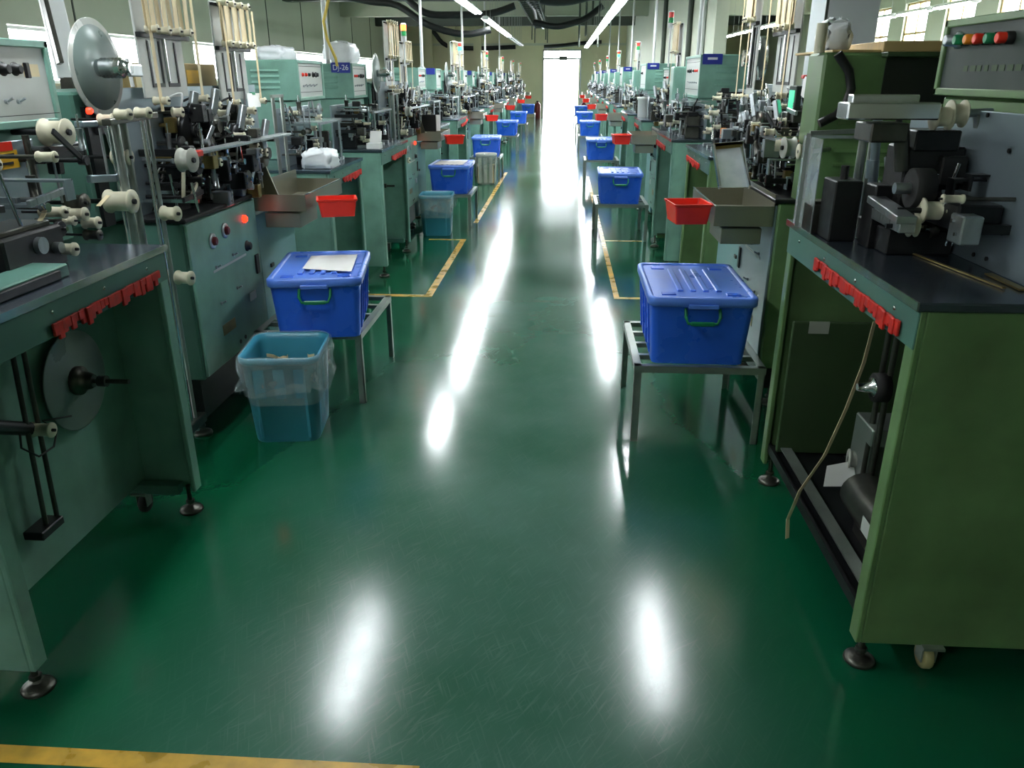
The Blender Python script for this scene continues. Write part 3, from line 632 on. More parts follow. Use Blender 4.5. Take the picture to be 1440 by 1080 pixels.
def waste_bin(cx, cy, rot, label, m='cyan_plastic', w_=.34, l=.38, h=.40, round_=False, seed=0):
    t = T('waste_bin', label, 'bin', (cx, cy, 0)); rnd = random.Random(seed); R = .06 if not round_ else w_ * .48
    def ring(f, z, dl=0.): return rrect(cx, cy, w_ * f - dl, l * f - dl, max(.01, R * f - dl / 2), z, 6)
    b = B().loft([ring(.80, 0), ring(.82, .008), ring(.95, h - .03), ring(.97, h - .03), ring(1., h - .024), ring(1., h), ring(1., h, .018), ring(.95, h - .03, .016), ring(.82, .014, .012)], True, True, True)
    t.part('body', m, b)
    for sx in (-1, 1):
        for sy in (-.5, 0, .5):
            t.part('rib', m, B().bar((cx + sx * w_ * .400, cy + sy * l * .5, .02), (cx + sx * w_ * .462, cy + sy * l * .5, h - .05), .05, .008, .003))
    for sx in (-.5, 0, .5): t.part('rib', m, B().bar((cx + sx * w_ * .5, cy - l * .400, .02), (cx + sx * w_ * .5, cy - l * .462, h - .05), .05, .008, .003, up=(0, 1, 0)))
    rings = []
    for k, (f, z, a) in enumerate(((.90, h - .22, .0), (.93, h - .1, .006), (.97, h - .02, .004), (1.0, h + .006, .003), (1.035, h - .004, .004), (1.05, h - .05, .012), (1.045, h - .10, .02), (1.03, h - .155, .03))):
        r_ = rrect(cx, cy, w_ * f, l * f, max(.01, R * f), z, 6)
        rings.append([p + V((rnd.uniform(-a, a), rnd.uniform(-a, a), rnd.uniform(-a, a) * .8)) for p in r_])
    t.part('bag_liner', 'liner', B().loft(rings, True, False, False))
    sc_ = B()
    for i in range(46):
        x, y, z = cx + rnd.uniform(-.36, .36) * w_, cy + rnd.uniform(-.36, .36) * l, h - .14 + rnd.uniform(-.03, .03); a = rnd.uniform(0, 6.28); c_ = []
        for q in range(6): a += rnd.uniform(-.6, .6); x = min(max(x + .03 * math.cos(a), cx - .4 * w_), cx + .4 * w_); y = min(max(y + .03 * math.sin(a), cy - .4 * l), cy + .4 * l); c_.append((x, y, z + rnd.uniform(-.008, .014)))
        sc_.band(c_, (0, 0, .016), .002)
    sc_.box(cx - w_ * .36, cx + w_ * .36, cy - l * .36, cy + l * .36, .02, h - .17)
    s_ = t.part('tape_scraps', 'cream_tape', sc_, kind='stuff')
    t.o.rotation_euler.z = rot; return t
def red_tray(cx, cy, z, rot, label, w_=.2, l=.13, h=.085):
    t = T('red_tray', label, 'tray', (cx, cy, z), 'red parts trays at the chutes'); f = .86
    def r_(k, zz, dl=0): return rrect(cx, cy, w_ * k - dl, l * k - dl, .008, z + zz, 2)
    t.part('body', 'red_plastic', B().loft([r_(f, 0), r_(.98, h - .01), r_(1.04, h - .008), r_(1.04, h), r_(1.0, h, .008), r_(f, .004, .008)], False, True, True))
    t.part('rim', 'red_plastic', B().loft([r_(1.06, h - .004), r_(1.06, h + .002), r_(.98, h + .002), r_(.98, h - .004)], False, False, False))
    t.part('hook', 'stainless', B().box(cx - w_ * .2, cx + w_ * .2, cy + l * .4, cy + l * .4 + .12, z - .006, z - .002).box(cx - .03, cx + .03, cy, cy + l * .5, z - .006, z - .001))
    t.o.rotation_euler.z = rot; return t
def bundle(cx, cy, z, w_, l, h, label, seed, m='foil'):
    rnd = random.Random(seed); b = B(); n = 5; rings = []
    for k in range(9):
        f = k / 8; sc_ = (.88, .98, 1.0, 1., .98, .94, .8, .5, .2)[k]
        rr = rrect(cx, cy, w_ * sc_, l * sc_, min(w_, l) * .25 * sc_, z + h * (0, .08, .25, .45, .62, .78, .9, .97, 1.)[k], n)
        rings.append([p + V((rnd.uniform(-1, 1) * .012, rnd.uniform(-1, 1) * .012, rnd.uniform(-.6, 1) * .012 * (k > 0))) for p in rr])
    b.loft(rings, True, True, True)
    return solo('wrapped_bundle', m, b, (cx, cy, z), label, 'bundle', 'wrapped bundles on the machine tops')
def sheet(pts, m, name, label, cat, th=.0012):
    c = sum((V(p) for p in pts), V()) / len(pts); n = (V(pts[1]) - V(pts[0])).cross(V(pts[2]) - V(pts[0])).normalized() * th
    return solo(name, m, B().prism(pts, n), c, label, cat)
def ceiling_light(x, y, z, lit, label, L=1.22):
    t = T('ceiling_light', label, 'light', (x, y, z), 'strip lights hung over the hall')
    t.part('housing', 'white_plastic', B().prism([(x - .03, y, z + .06), (x + .03, y, z + .06), (x + .085, y, z + .012), (x + .075, y, z + .012), (x + .026, y, z + .045), (x - .026, y, z + .045), (x - .075, y, z + .012), (x - .085, y, z + .012)], (0, L, 0)))
    for dx in (-.036, .036): t.part('tube', 'tube_lit' if lit else 'tube_unlit', B().cyl((x + dx, y + .03, z + .012), (x + dx, y + L - .03, z + .012), .018, n=8))
    for yy in (y, y + L - .03): t.part('end_cap', 'white_plastic', B().box(x - .06, x + .06, yy, yy + .03, z - .004, z + .05, .003))
    for yy in (y + .2, y + L - .2): t.part('suspension_rod', 'frame_steel', B().cyl((x, yy, z + .06), (x, yy, HC), .004, n=5))
    return t
# ================================================================== the row with the DJ-26 sign (s = -1)
NK = 7
lb0 = bench('bench_machine', 'teal bench machine with an open reel bay beside the tape guide posts', -1.31, -1, 1.5, .98, .985, 'teal_paint', 11, None, 26, .2, (1.355, 1.605), 'bench machines of the DJ-26 row', plate_d=.30, boxy=(1.72, 2.58), guard=False, reel=True, blocks=0, cb_rich=False)
# hand placed working parts of the near bench
def sp(t, px_, py, X, r, L, m='nylon', s=-1, tilt=0., sh=.1): return spool(t, PX(px_, py, X=X), (-s, tilt, 0), r, L, m, 18, None, sh)
sp(lb0, 62, 186, -1.56, .040, .075); sp(lb0, 160, 221, -1.56, .027, .06); sp(lb0, 152, 283, -1.55, .04, .09)
sp(lb0, 58, 298, -1.55, .019, .075); sp(lb0, 95, 301, -1.55, .022, .06); sp(lb0, 118, 313, -1.53, .02, .05); sp(lb0, 70, 350, -1.5, .02, .08)
sp(lb0, 120, 330, -1.53, .018, .05, 'gun_metal'); sp(lb0, 95, 285, -1.57, .03, .06, 'gun_metal'); sp(lb0, 140, 168, -1.58, .02, .05)
for q in ((3, 97), (20, 97)): knob(lb0, PX(*q, X=-1.614), (1, 0, 0), .015)
for q in ((8, 143), (25, 143)): toggle(lb0, PX(*q, X=-1.614), (1, 0, 0))
a_, c_ = PX(31, 90, X=-1.613), PX(56, 108, X=-1.613)
lb0.part('scale_plate', 'cream_tape', B().box(-1.614, -1.612, a_.y, c_.y, c_.z, a_.z)); lb0.part('slide_switch', 'black_plastic', B().box(-1.613, -1.602, a_.y, a_.y + .018, c_.z - .004, a_.z + .004, .002))
lb0.part('print_line', 'black_print', B().box(-1.6145, -1.613, 1.75, 2.55, 1.392, 1.394))
lp = lb0.part('indicator_lamp', 'led_red', B().lathe(PX(123, 156, X=-1.6), (1, 0, 0), [(0, .011), (.012, .011), (.018, .006)], 12), label='lit red lamp above the spools')
st = lb0.part('warning_label', 'yellow', B().box(-1.6095, -1.608, PX(0, 205, X=-1.608).y - .04, PX(22, 205, X=-1.608).y, 1.25, 1.30))
y_ = PX(20, 190, X=-1.608).y
lb0.part('label_head', 'red_plastic', B().box(-1.6095, -1.6075, y_ - .14, y_ - .02, 1.30, 1.325), st)
lb0.part('label_print', 'black_print', B().box(-1.608, -1.607, y_ - .1, y_ - .02, 1.285, 1.292).box(-1.608, -1.607, y_ - .09, y_ - .03, 1.262, 1.269), st)
for a, c, r in (((112, 190), (127, 245), .008), ((68, 195), (88, 285), .004), ((35, 190), (60, 300), .010), ((140, 180), (152, 245), .005), ((148, 180), (168, 250), .005)):
    lb0.part('guide_rod', 'gun_metal' if r > .006 else 'steel', B().cyl(PX(*a, X=-1.56), PX(*c, X=-1.56), r, n=8))
lb0.part('arm', 'dark_metal', B().bar(PX(50, 220, X=-1.57), PX(108, 208, X=-1.57), .05, .045, .005).bar(PX(75, 212, X=-1.57), PX(80, 245, X=-1.57), .04, .03, .004))
lb0.part('bracket', 'plate_steel', B().bar(PX(125, 252, X=-1.56), PX(170, 250, X=-1.56), .02, .025, .003)); lb0.part('bracket', 'plate_steel', B().bar(PX(110, 175, X=-1.57), PX(132, 174, X=-1.57), .03, .02, .003))
c_ = PX(30, 335, X=-1.52)
fb = lb0.part('feeder_block', 'black_plastic', B().box(-1.62, -1.46, c_.y - .16, c_.y + .10, .985, 1.10, .006))
lb0.part('feeder_cover', 'gun_metal', B().box(-1.60, -1.48, c_.y - .14, c_.y + .08, 1.10, 1.115, .003), fb)
lb0.part('roller', 'steel', B().cyl((-1.46, c_.y - .02, 1.06), (-1.445, c_.y - .02, 1.06), .024, n=16).cyl((-1.46, c_.y + .05, 1.04), (-1.44, c_.y + .05, 1.04), .016, n=14), fb)
lb0.part('front_ledge', 'teal_dark', B().box(-1.47, -1.36, 1.5, 2.05, .985, 1.02, .004))
lb0.part('ledge_slot', 'black_plastic', B().box(-1.365, -1.352, 1.55, 2.0, .988, 1.012, .002))
lb0.part('tape_strip', 'cream_tape', B().band([PX(62, 300, X=-1.5), PX(52, 318, X=-1.49)], (.015, 0, 0), .002).band([PX(152, 275, X=-1.5), PX(138, 290, X=-1.49)], (.015, 0, 0), .002))
rl_ = lb0.part('slide_rail', 'gun_metal', B().cyl(PX(12, 470, X=-1.46), PX(66, 745, X=-1.46), .007, n=8))
lb0.part('slide_rail', 'gun_metal', B().cyl(PX(30, 480, X=-1.46), PX(82, 735, X=-1.46), .007, n=8))
for q in ((62, 742), (10, 468)): lb0.part('rail_foot', 'dark_metal', B().obox(PX(*q, X=-1.47), ((1, 0, 0), (0, 1, 0), (0, 0, 1)), (.03, .05, .013), .003), rl_)
spool(lb0, PX(45, 604, X=-1.47), (1, 0, 0), .022, .06, 'nylon', 16)
lb0.part('slide_arm', 'dark_metal', B().cyl(PX(-20, 600, X=-1.47), PX(40, 603, X=-1.47), .02, n=12))
lb0.part('air_hose', 'cable_black', B().tube([PX(*q, X=-1.45) for q in ((28, 610), (30, 630), (55, 642), (76, 628), (80, 605), (60, 592), (100, 585))], .003, 6))
lt0 = tower('taping_tower', 'tall teal taping unit with lit control panel behind the near cyan bin', -1, 0, 'teal_dark', 21, -1.5, (3.04, 3.80, .28, .955), (3.86, 4.42, .10, .86, 'teal_blue'), (-1.70, 2.98, 4.5, 1.46),
    [(-1.665, 3.22, 3.60, 1.42, 1.98, 1.675), (-1.675, 3.98, 4.34, 1.39, 1.835, 1.65)], (-1.45, 3.02, 4.2, 1.215), (-1.26, -1.515, 3.83, 4.5, .88, .96), [(-1.50, 2.66), (-1.53, 2.69), (-1.51, 2.73), (-1.5, 2.84), (-1.5, 2.88)], 'taping towers of the DJ-26 row',
    tall=(-1.73, -2.25, 2.82, 4.3, .97, 1.45), mechn=150)
c = V((-1.70, 2.96, 1.53))
dr = lt0.part('supply_reel', 'reel_white', B().lathe(c, (1, 0, 0), [(0, .03), (0, .168), (.003, .168), (.0045, .166), (.0045, .03)], 56))
lt0.part('reel_face', 'reel_grey', B().lathe(c, (1, 0, 0), [(.005, .02), (.005, .145), (.007, .145), (.008, .03)], 48), dr)
lt0.part('reel_hub', 'steel_bright', B().lathe(c, (1, 0, 0), [(.006, .03)] + [(.02 + .007 * i, .036 if i % 2 else .030) for i in range(13)] + [(.115, .02), (.13, .02)], 18), dr)
lt0.part('wing_nut', 'steel', B().box(c.x + .115, c.x + .13, c.y - .01, c.y + .085, c.z - .03, c.z + .012, .006), dr)
lt0.part('reel_stand', 'dark_metal', B().box(-1.73, -1.70, 2.9, 3.02, 1.3, 1.56, .004).box(-1.75, -1.715, 2.86, 2.93, .97, 1.4))
lt0.part('marker_pen', 'white_plastic', B().cyl(PX(187, 122, X=-1.7), PX(178, 82, X=-1.7), .008, n=10), label='white pen with a red cap')
lt0.part('chute_plate', 'stainless', B().prism([PX(333, 233, Y=4.0), PX(374, 235, Y=3.95), PX(394, 281, Y=3.95), PX(350, 279, Y=4.0)], (0, .008, .004)))
lt0.part('post_frame', 'frame_steel', B().bar((-1.6, 4.48, .86), (-1.6, 4.48, 1.40), .016, .016).bar((-1.6, 4.62, .86), (-1.6, 4.62, 1.40), .016, .016).bar((-1.6, 4.46, 1.4), (-1.6, 4.64, 1.4), .016, .016))
lt0.part('lower_spool_arm', 'nylon', B().cyl(PX(258, 278, X=-1.52), PX(258, 240, X=-1.52), .008, n=8).cyl(PX(270, 275, X=-1.52), PX(282, 245, X=-1.52), .008, n=8))
lb2 = bench('cutting_bench', 'teal bench with a white wrapped package on its top, behind the stainless chute', -1.42, -1, 4.82, .80, .97, 'teal_paint', 31, None, 30, .25, (1.35, 1.605), 'second benches of the DJ-26 row', boxy=(5.42, 6.0), blk0=.48, mreach=.13, plate_d=.31)
lb1 = bench('bench_machine', 'teal bench machine carrying the blue DJ-26 sign', -1.375, -1, 6.07, 1.03, .985, 'teal_paint', 41, 'DJ-26', 46, .25, (1.33, 1.605), 'bench machines of the DJ-26 row', boxy=(6.86, 7.35), plate_d=.36)
PAINT = {}
for k in range(1, NK):
    o = ORD[k]; dy = PITCH_Y * k
    ms = 0 if k < 2 else (.03 if k < 4 else .06)
    tw = copy_thing(lt0, (0, dy, 0), '%s tall teal taping unit along the %s' % (o, ROW[-1]), ms)
    stack_light(tw, -1.62, 3.95 + dy, 1.60, 'lamp_orange_on' if k == 1 else 'lamp_red_off', 'lamp_green_on' if k == 2 else 'lamp_green_off', .40)
    if k < NK - 1: copy_thing(lb2, (0, dy, 0), '%s second-bench unit along the %s' % (o, ROW[-1]), ms)
    if k > 1:
        c = copy_thing(lb1, (0, dy - PITCH_Y, 0), '%s bench machine along the %s, with its own small blue plate' % (o, ROW[-1]), ms)
        for ch in list(c.o.children):
            for g in list(ch.children):
                if g.name.startswith('lettering'): bpy.data.objects.remove(g)
# lettering must not be copied to the other benches: only the plate of the first one carries it
# ================================================================== the row across the aisle (s = +1)
rb0 = bench('bench_machine', 'sage green bench machine with coloured button panel and open lower bay', .815, 1, 1.744, 1.09, 1.03, 'sage_paint', 58, None, 16, .80, (1.445, 1.665), 'bench machines across the aisle', plate_d=.305, boxy=(1.75, 2.78), guard=False, reel=False, cb_rich=False, face='panel_grey', cb_x=1.2, fringe=True, blocks=0, mz=(.06, -.12), mreach=.13, fr=(.07, .68, .075))
h_ = [c for c in rb0.o.children if c.name.startswith('control_housing')][0]
zb_ = 1.60
sel = rb0.part('selector', 'steel', B().lathe(PX(1350, 57, X=1.205), (-1, 0, 0), [(0, .024), (.01, .024), (.012, .018), (.045, .016), (.046, .01)], 18), h_)
for px_, m in ((1362, 'green_plastic'), (1377, 'orange'), (1391, 'red_plastic'), (1407, 'green_plastic'), (1424, 'red_plastic')):
    p = PX(px_, 56 - (px_ - 1362) * .05, X=1.205)
    b_ = rb0.part('button_base', 'black_plastic', B().lathe(p, (-1, 0, 0), [(0, .017), (.018, .017), (.02, .014)], 14), h_)
    rb0.part('button_cap', m, B().lathe(p + V((-.02, 0, 0)), (-1, 0, 0), [(0, .0145), (.02, .0145), (.023, .011)], 14), h_, label='coloured push button cap')
rb0.part('nameplate_print', 'sage_dark', fake_rows(rb0, 1.2055, 1, PX(1355, 96, X=1.205).y, PX(1440, 96, X=1.205).y, 1.515, 8, None, h=.016), h_)
# upper tape bar, spools and press of the sage bench
def rs(px_, py, Y, r, L, m='nylon'): return spool(rb0, PX(px_, py, Y=Y), (1, 0, 0), r, L, m, 20, None, .06, .7)
Yg = 2.3
a, c = PX(1185, 150, Y=Yg), PX(1312, 162, Y=Yg)
rb0.part('tape_bar', 'steel_bright', B().box(a.x, c.x, Yg - .045, Yg + .045, a.z - .032, a.z + .012, .004).box(a.x + .04, c.x - .02, Yg + .05, Yg + .09, a.z - .02, a.z + .03, .003))
rb0.part('bar_stay', 'gun_metal', B().cyl(PX(1268, 175, Y=Yg), PX(1268, 240, Y=Yg), .02, n=12).box(PX(1245, 0, Y=Yg).x, PX(1300, 0, Y=Yg).x, Yg - .05, Yg + .08, a.z - .09, a.z - .04, .004))
rs(1313, 164, Yg, .036, .045); rs(1334, 160, Yg, .036, .04)
rb0.part('shaft', 'steel', B().cyl(PX(1340, 160, Y=Yg), PX(1395, 158, Y=Yg), .011, n=10))
rb0.part('slotted_post', 'frame_steel', B().bar(PX(1380, 160, Y=Yg), PX(1378, 228, Y=Yg), .03, .03, .003))
rs(1294, 296, 2.15, .034, .06); rs(1278, 318, 2.12, .028, .02); rb0.part('shaft', 'gun_metal', B().cyl(PX(1325, 292, Y=2.15), PX(1420, 290, Y=2.15), .016, n=12)); rs(1400, 290, 2.15, .024, .05, 'brass')
pc = PX(1290, 265, Y=2.2)
w_ = rb0.part('pressure_wheel', 'rubber', B().lathe(pc, (1, 0, 0), [(-.02, .05), (-.018, .053), (.03, .053), (.032, .05)], 28))
rb0.part('wheel_hub', 'steel', B().cyl(pc - V((.06, 0, 0)), pc - V((.02, 0, 0)), .015, n=12), w_)
rb0.part('press_block', 'black_plastic', B().box(.95, 1.11, 2.3, 2.44, 1.06, 1.32, .005).box(.92, 1.1, 2.25, 2.5, 1.03, 1.1, .004).box(.90, .96, 2.34, 2.42, 1.03, 1.21, .004))
rb0.part('press_slide', 'dark_metal', B().box(.96, 1.08, 2.28, 2.4, 1.31, 1.365, .004).box(1.0, 1.11, 2.05, 2.3, 1.13, 1.2, .005))
rb0.part('track_rail', 'steel', B().bar(PX(1232, 280, Y=2.35), PX(1275, 310, Y=2.05), .05, .02, .002).bar(PX(1236, 300, Y=2.33), PX(1276, 320, Y=2.06), .04, .03, .002))
rb0.part('counter_block', 'black_plastic', B().box(.82, .90, 2.44, 2.56, 1.03, 1.21, .004).cyl((.86, 2.5, 1.21), (.86, 2.5, 1.25), .012, n=10))
rb0.part('end_block', 'gun_metal', B().box(.80, .86, 2.56, 2.66, 1.03, 1.12, .004).box(.81, .85, 2.58, 2.64, 1.12, 1.13))
rb0.part('clear_gate', 'acrylic', B().box(.80, .803, 2.56, 2.76, 1.03, 1.32).box(.80, 1.0, 2.756, 2.76, 1.31, 1.32))
rb0.part('gate_frame', 'frame_steel', B().bar((.80, 2.7, 1.03), (.80, 2.7, 1.33), .014, .014).bar((.80, 2.7, 1.33), (1.0, 2.7, 1.34), .014, .014).cyl((.98, 2.72, 1.03), (.98, 2.72, 1.34), .014, n=10).cyl((1.02, 2.74, 1.03), (1.02, 2.74, 1.34), .014, n=10))
rb0.part('air_cylinder', 'plate_steel', B().cyl(PX(1236, 150, Y=2.6), PX(1226, 270, Y=2.6), .014, n=12).cyl(PX(1228, 225, Y=2.6), PX(1226, 250, Y=2.6), .019, n=12))
for i, q in enumerate(((1420, 212), (1390, 162), (1410, 328), (1388, 364), (1370, 358))):
    p = PX(*q, X=1.118); rb0.part('screw', 'black_plastic', B().cyl(p, p - V((.004, 0, 0)), .006, n=8))
rb0.part('tape_guide', 'brass', B().bar(PX(1275, 353, Z=1.034), PX(1412, 405, Z=1.034), .008, .004).bar(PX(1390, 385, Z=1.034), PX(1440, 408, Z=1.034), .02, .004))
for i in range(5): rb0.part('spring_finger', 'steel_bright', B().cyl(PX(1345 + 9 * i, 300, Y=2.1), PX(1330 + 9 * i, 345, Y=2.12), .003, n=6))
# open lower bay
rb0.part('inner_panel', 'sage_dark', B().box(.845, 1.25, 2.74, 2.76, .16, .68, .003))
rb0.part('panel_tape', 'grey_plastic', B().box(.90, .97, 2.735, 2.742, .64, .684))
rb0.part('lower_shelf', 'dark_metal', B().box(.83, 1.6, 1.77, 2.82, .14, .155).box(.825, .835, 1.77, 2.82, .14, .175))
rb0.part('shelf_rail', 'frame_steel', B().box(.86, .90, 1.78, 2.8, .175, .18).box(.895, .9, 1.78, 2.8, .155, .18))
rb0.part('slide_post', 'gun_metal', B().cyl((1.02, 2.30, .16), (1.02, 2.30, .92), .010, n=8).cyl((1.02, 2.36, .16), (1.02, 2.36, .92), .010, n=8))
rr = PX(1238, 545, X=1.0)
rw = rb0.part('tension_roller', 'rubber', B().lathe(rr, (-1, 0, 0), [(-.02, .04), (-.02, .046), (.02, .046), (.02, .03)], 22))
rb0.part('roller_bearing', 'steel_bright', B().lathe(rr, (-1, 0, 0), [(.018, .03), (.026, .03), (.028, .018), (.07, .012)], 18), rw)
rp = PX(1192, 645, X=1.0); spool(rb0, rp, (1, -.2, 0), .035, .06, 'grey_plastic', 18)
rb0.part('reel_disc', 'reel_grey', B().lathe((1.3, 2.1, .62), (-1, 0, 0), [(0, .03), (0, .22), (.004, .22), (.005, .03)], 40))
rb0.part('motor', 'gun_metal', B().cyl((1.0, 1.95, .24), (1.0, 2.3, .24), .07, n=20).box(.95, 1.05, 2.0, 2.2, .155, .19))
rb0.part('motor_plate', 'panel_white', B().box(.93, .932, 2.0, 2.1, .22, .27))
rb0.part('bracket', 'frame_steel', B().box(1.02, 1.12, 2.35, 2.5, .16, .44, .005).box(1.0, 1.14, 2.3, 2.45, .4, .46, .004))
rb0.part('hanging_tape', 'cream_tape', B().band([PX(1230, 452, X=1.0), PX(1215, 510, X=.98), PX(1190, 575, X=.93), PX(1160, 640, X=.87), PX(1125, 690, X=.80), PX(1108, 730, X=.79), PX(1107, 757, X=.79)], (.014, .008, 0), .0015), label='long cream tape hanging out of the bay')
sheet([PX(1163, 655, Y=2.42), PX(1200, 648, Y=2.45), PX(1205, 684, Y=2.38), PX(1158, 684, Y=2.36)], 'paper', 'paper_scrap', 'white paper scrap lying in the open bay of the sage green bench', 'paper')
rt0 = tower('taping_tower', 'tall sage green taping unit with louvred side and stainless chute', 1, 0, 'sage_paint', 61, .95, (3.56, 4.2, .2, .98), (4.22, 4.9, .1, .86, 'teal_blue'), (1.2, 3.66, 5.05, 1.46),
    [(1.165, 4.32, 4.74, 1.42, 2.2, 1.735, 3), (1.08, 4.84, 5.02, 1.4, 2.2, 1.80, 3)], (1.0, 3.6, 4.75, 1.225), (.69, .945, 3.57, 4.2, .875, .965), [], 'taping towers across the aisle',
    louv=True, tall=(1.03, 1.75, 3.42, 3.64, .985, 1.59), mechn=150, face='plate_steel', knobs=False)
rt0.part('incline_chute', 'acrylic', B().prism([PX(1003, 204, Y=4.1), PX(1045, 200, Y=4.1), PX(1056, 263, Y=3.9), PX(1012, 264, Y=3.9)], (0, .008, .008)))
rt0.part('chute_edge', 'steel_bright', B().bar(PX(1003, 204, Y=4.09), PX(1012, 264, Y=3.89), .01, .024).bar(PX(1041, 206, Y=4.09), PX(1054, 263, Y=3.89), .01, .024).bar(PX(1003, 204, Y=4.09), PX(1045, 200, Y=4.09), .024, .014))
rt0.part('chute_tape', 'brass', B().bar(PX(1004, 208, Y=4.08), PX(1044, 206, Y=4.08), .004, .045))
rt0.part('cable_hose', 'cable_black', B().tube([PX(*q, Y=3.38) for q in ((1178, 75), (1194, 100), (1197, 125), (1190, 145), (1176, 162), (1152, 174))], .018, 8))
rt0.part('recess_shade_slab', 'black_plastic', B().box(1.27, 1.68, 3.412, 3.43, 1.40, 1.57)); rt0.part('recess_shelf', 'sage_dark', B().box(1.25, 1.7, 3.36, 3.43, 1.572, 1.59, .003))  # shade and black contents of the open cavity drawn as one black slab
spool(rt0, (.94, 3.3, 1.222), (1, 0, 0), .03, .05, 'nylon', 18, None, .0, .9); rt0.part('spool_arm', 'frame_steel', B().cyl((.99, 3.3, 1.222), (1.1, 3.42, 1.222), .009, n=8)); rt0.part('end_spool', 'nylon', B().cyl((.93, 3.62, 1.22), (1.0, 3.60, 1.22), .024, n=14))
rt0.part('upright_tube', 'nylon', B().cyl((1.03, 3.50, 1.59), (1.03, 3.50, 1.70), .022, n=14))
rt0.part('timer', 'panel_grey', B().box(1.10, 1.13, 4.02, 4.14, 1.31, 1.46, .004))
rt0.part('timer_display', 'display_green', B().box(1.098, 1.1005, 4.035, 4.125, 1.34, 1.44))
rt0.part('feed_motor', 'steel_bright', B().lathe((1.16, 5.0, 1.6), (-1, 0, 0), [(0, .12), (.03, .12), (.03, .05), (.12, .045)], 28))
rb2 = bench('cutting_bench', 'sage green bench with an embossed handle bar, behind the tall sage unit', .92, 1, 5.08, .95, 1.04, 'sage_paint', 71, None, 46, .4, (1.45, 1.66), 'second benches across the aisle', plate_d=.32, cb=False, guard=False)
rb2.part('recess_handle', 'sage_paint', B().box(1.02, 1.16, 5.062, 5.08, .84, .862, .006))
rb1 = bench('bench_machine', 'teal bench machine with a louvred control cabinet beyond the sage benches', .86, 1, 6.42, 1.05, 1.045, 'teal_paint', 81, '-', 50, .4, (1.33, 1.67), 'bench machines across the aisle', boxy=(7.0, 7.85), plate_d=.24)
rt1 = tower('taping_tower', 'second tall taping unit along the ' + ROW[1] + ', teal with stack light', 1, PITCH_Y, 'teal_paint', 91, .95, (3.56, 4.2, .2, .98), (4.22, 4.9, .1, .86, 'teal_blue'), (1.2, 3.66, 5.05, 1.46),
    [(1.165, 4.0, 4.3, 1.42, 2.0, 1.735, 4)], (1.0, 3.6, 4.75, 1.225), (.69, .945, 3.57, 4.2, .875, .965), [], 'taping towers across the aisle', tall=(1.03, 1.75, 3.42, 3.64, .985, 1.59), mechn=90)
rb3 = bench('cutting_bench', 'second-bench unit along the ' + ROW[1] + ', teal, with a white drum on it', .92, 1, 5.08 + PITCH_Y, .95, 1.03, 'teal_paint', 101, None, 40, .4, (1.3, 1.6), 'second benches across the aisle', plate_d=.32, boxy=(5.6 + PITCH_Y, 6.2 + PITCH_Y), blocks=3, mreach=.13)
for k in range(2, NK):
    o = ORD[k]; dy = PITCH_Y * (k - 1); ms = .03 if k < 4 else .06
    tw = copy_thing(rt1, (0, dy, 0), '%s tall taping unit along the %s' % (o, ROW[1]), ms)
    stack_light(tw, 1.12, 3.9 + PITCH_Y * k, 1.55, 'lamp_red_off', 'lamp_green_on' if k == 3 else 'lamp_green_off', .45)
    if k < NK - 1: copy_thing(rb3, (0, dy, 0), '%s second-bench unit along the %s' % (o, ROW[1]), ms)
    copy_thing(rb1, (0, dy, 0), '%s bench machine along the %s' % (o, ROW[1]), ms)
stack_light(rt1, 1.12, 4.62 + PITCH_Y, 1.60, 'lamp_red_off', 'lamp_green_off', .55)
# ================================================================== trolleys, boxes, bins, trays
LT = [3.49, 8.2, 12.2, 16.9, 21.4, 27.3]; RT = [3.14, 7.65, 11.93, 17.0, 21.5, 26.2]
for k in range(6):
    o = ORD[k]
    trolley(-1.46 if k == 0 else -1.40, -.94, LT[k], LT[k] + .70, .36, '%s low steel stand under the blue boxes of the %s' % (o, ROW[-1]))
    trolley(.33, .88 if k == 0 else .84, RT[k], RT[k] + .66, .355, '%s low steel stand under the blue boxes of the %s' % (o, ROW[1]))
    if k == 0:
        storage_box(-1.16, 3.69, .36, .16, 'blue lidded box with a white paper on its lid, above the cyan bin')
        storage_box(.60, 3.47, .355, -.01, 'blue lidded box with ribbed lid beside the sage green bench', .45, .66, .30)
    else:
        storage_box(-1.17, LT[k] + .34, .36, .03 * (k % 3 - 1), 'blue box on the %s stand of the %s' % (o, ROW[-1]))
        storage_box(.57, RT[k] + .33, .355, -.02 * (k % 2), 'blue box on the %s stand of the %s' % (o, ROW[1]))
    if k == 0:
        red_tray(-1.135, 3.95, .845, .3, 'red tray hung on the stainless chute above the papered box', .19, .15, .085)
        red_tray(.59, 3.72, .87, .12, 'red tray hung on the stainless chute beside the sage green tower', .17, .2, .09)
    else:
        red_tray(-1.135, 3.95 + PITCH_Y * k, .845, .3, '%s red tray along the %s' % (o, ROW[-1]))
        red_tray(.59, 3.72 + PITCH_Y * k, .87, .1, '%s red tray along the %s' % (o, ROW[1]), .17, .2, .09)
z_ = .36 + .29 + .002
sheet([PX(425, 378, Z=z_), PX(494, 382, Z=z_), PX(503, 358, Z=z_), PX(438, 360, Z=z_)], 'paper', 'paper_sheet', 'white paper sheet lying on the blue lid above the cyan bin', 'paper')
sheet([(-1.33, LT[1] + .1, z_), (-1.03, LT[1] + .1, z_), (-1.02, LT[1] + .55, z_), (-1.32, LT[1] + .55, z_)], 'paper', 'paper_sheet', 'white paper sheet on the second blue box of the ' + ROW[-1], 'paper')
waste_bin(-1.20, 3.19, .12, 'cyan plastic bin with clear liner and tape scraps under the papered box', seed=1)
waste_bin(-1.26, 7.98, .05, 'second cyan bin with clear liner, below the second blue box', seed=2)
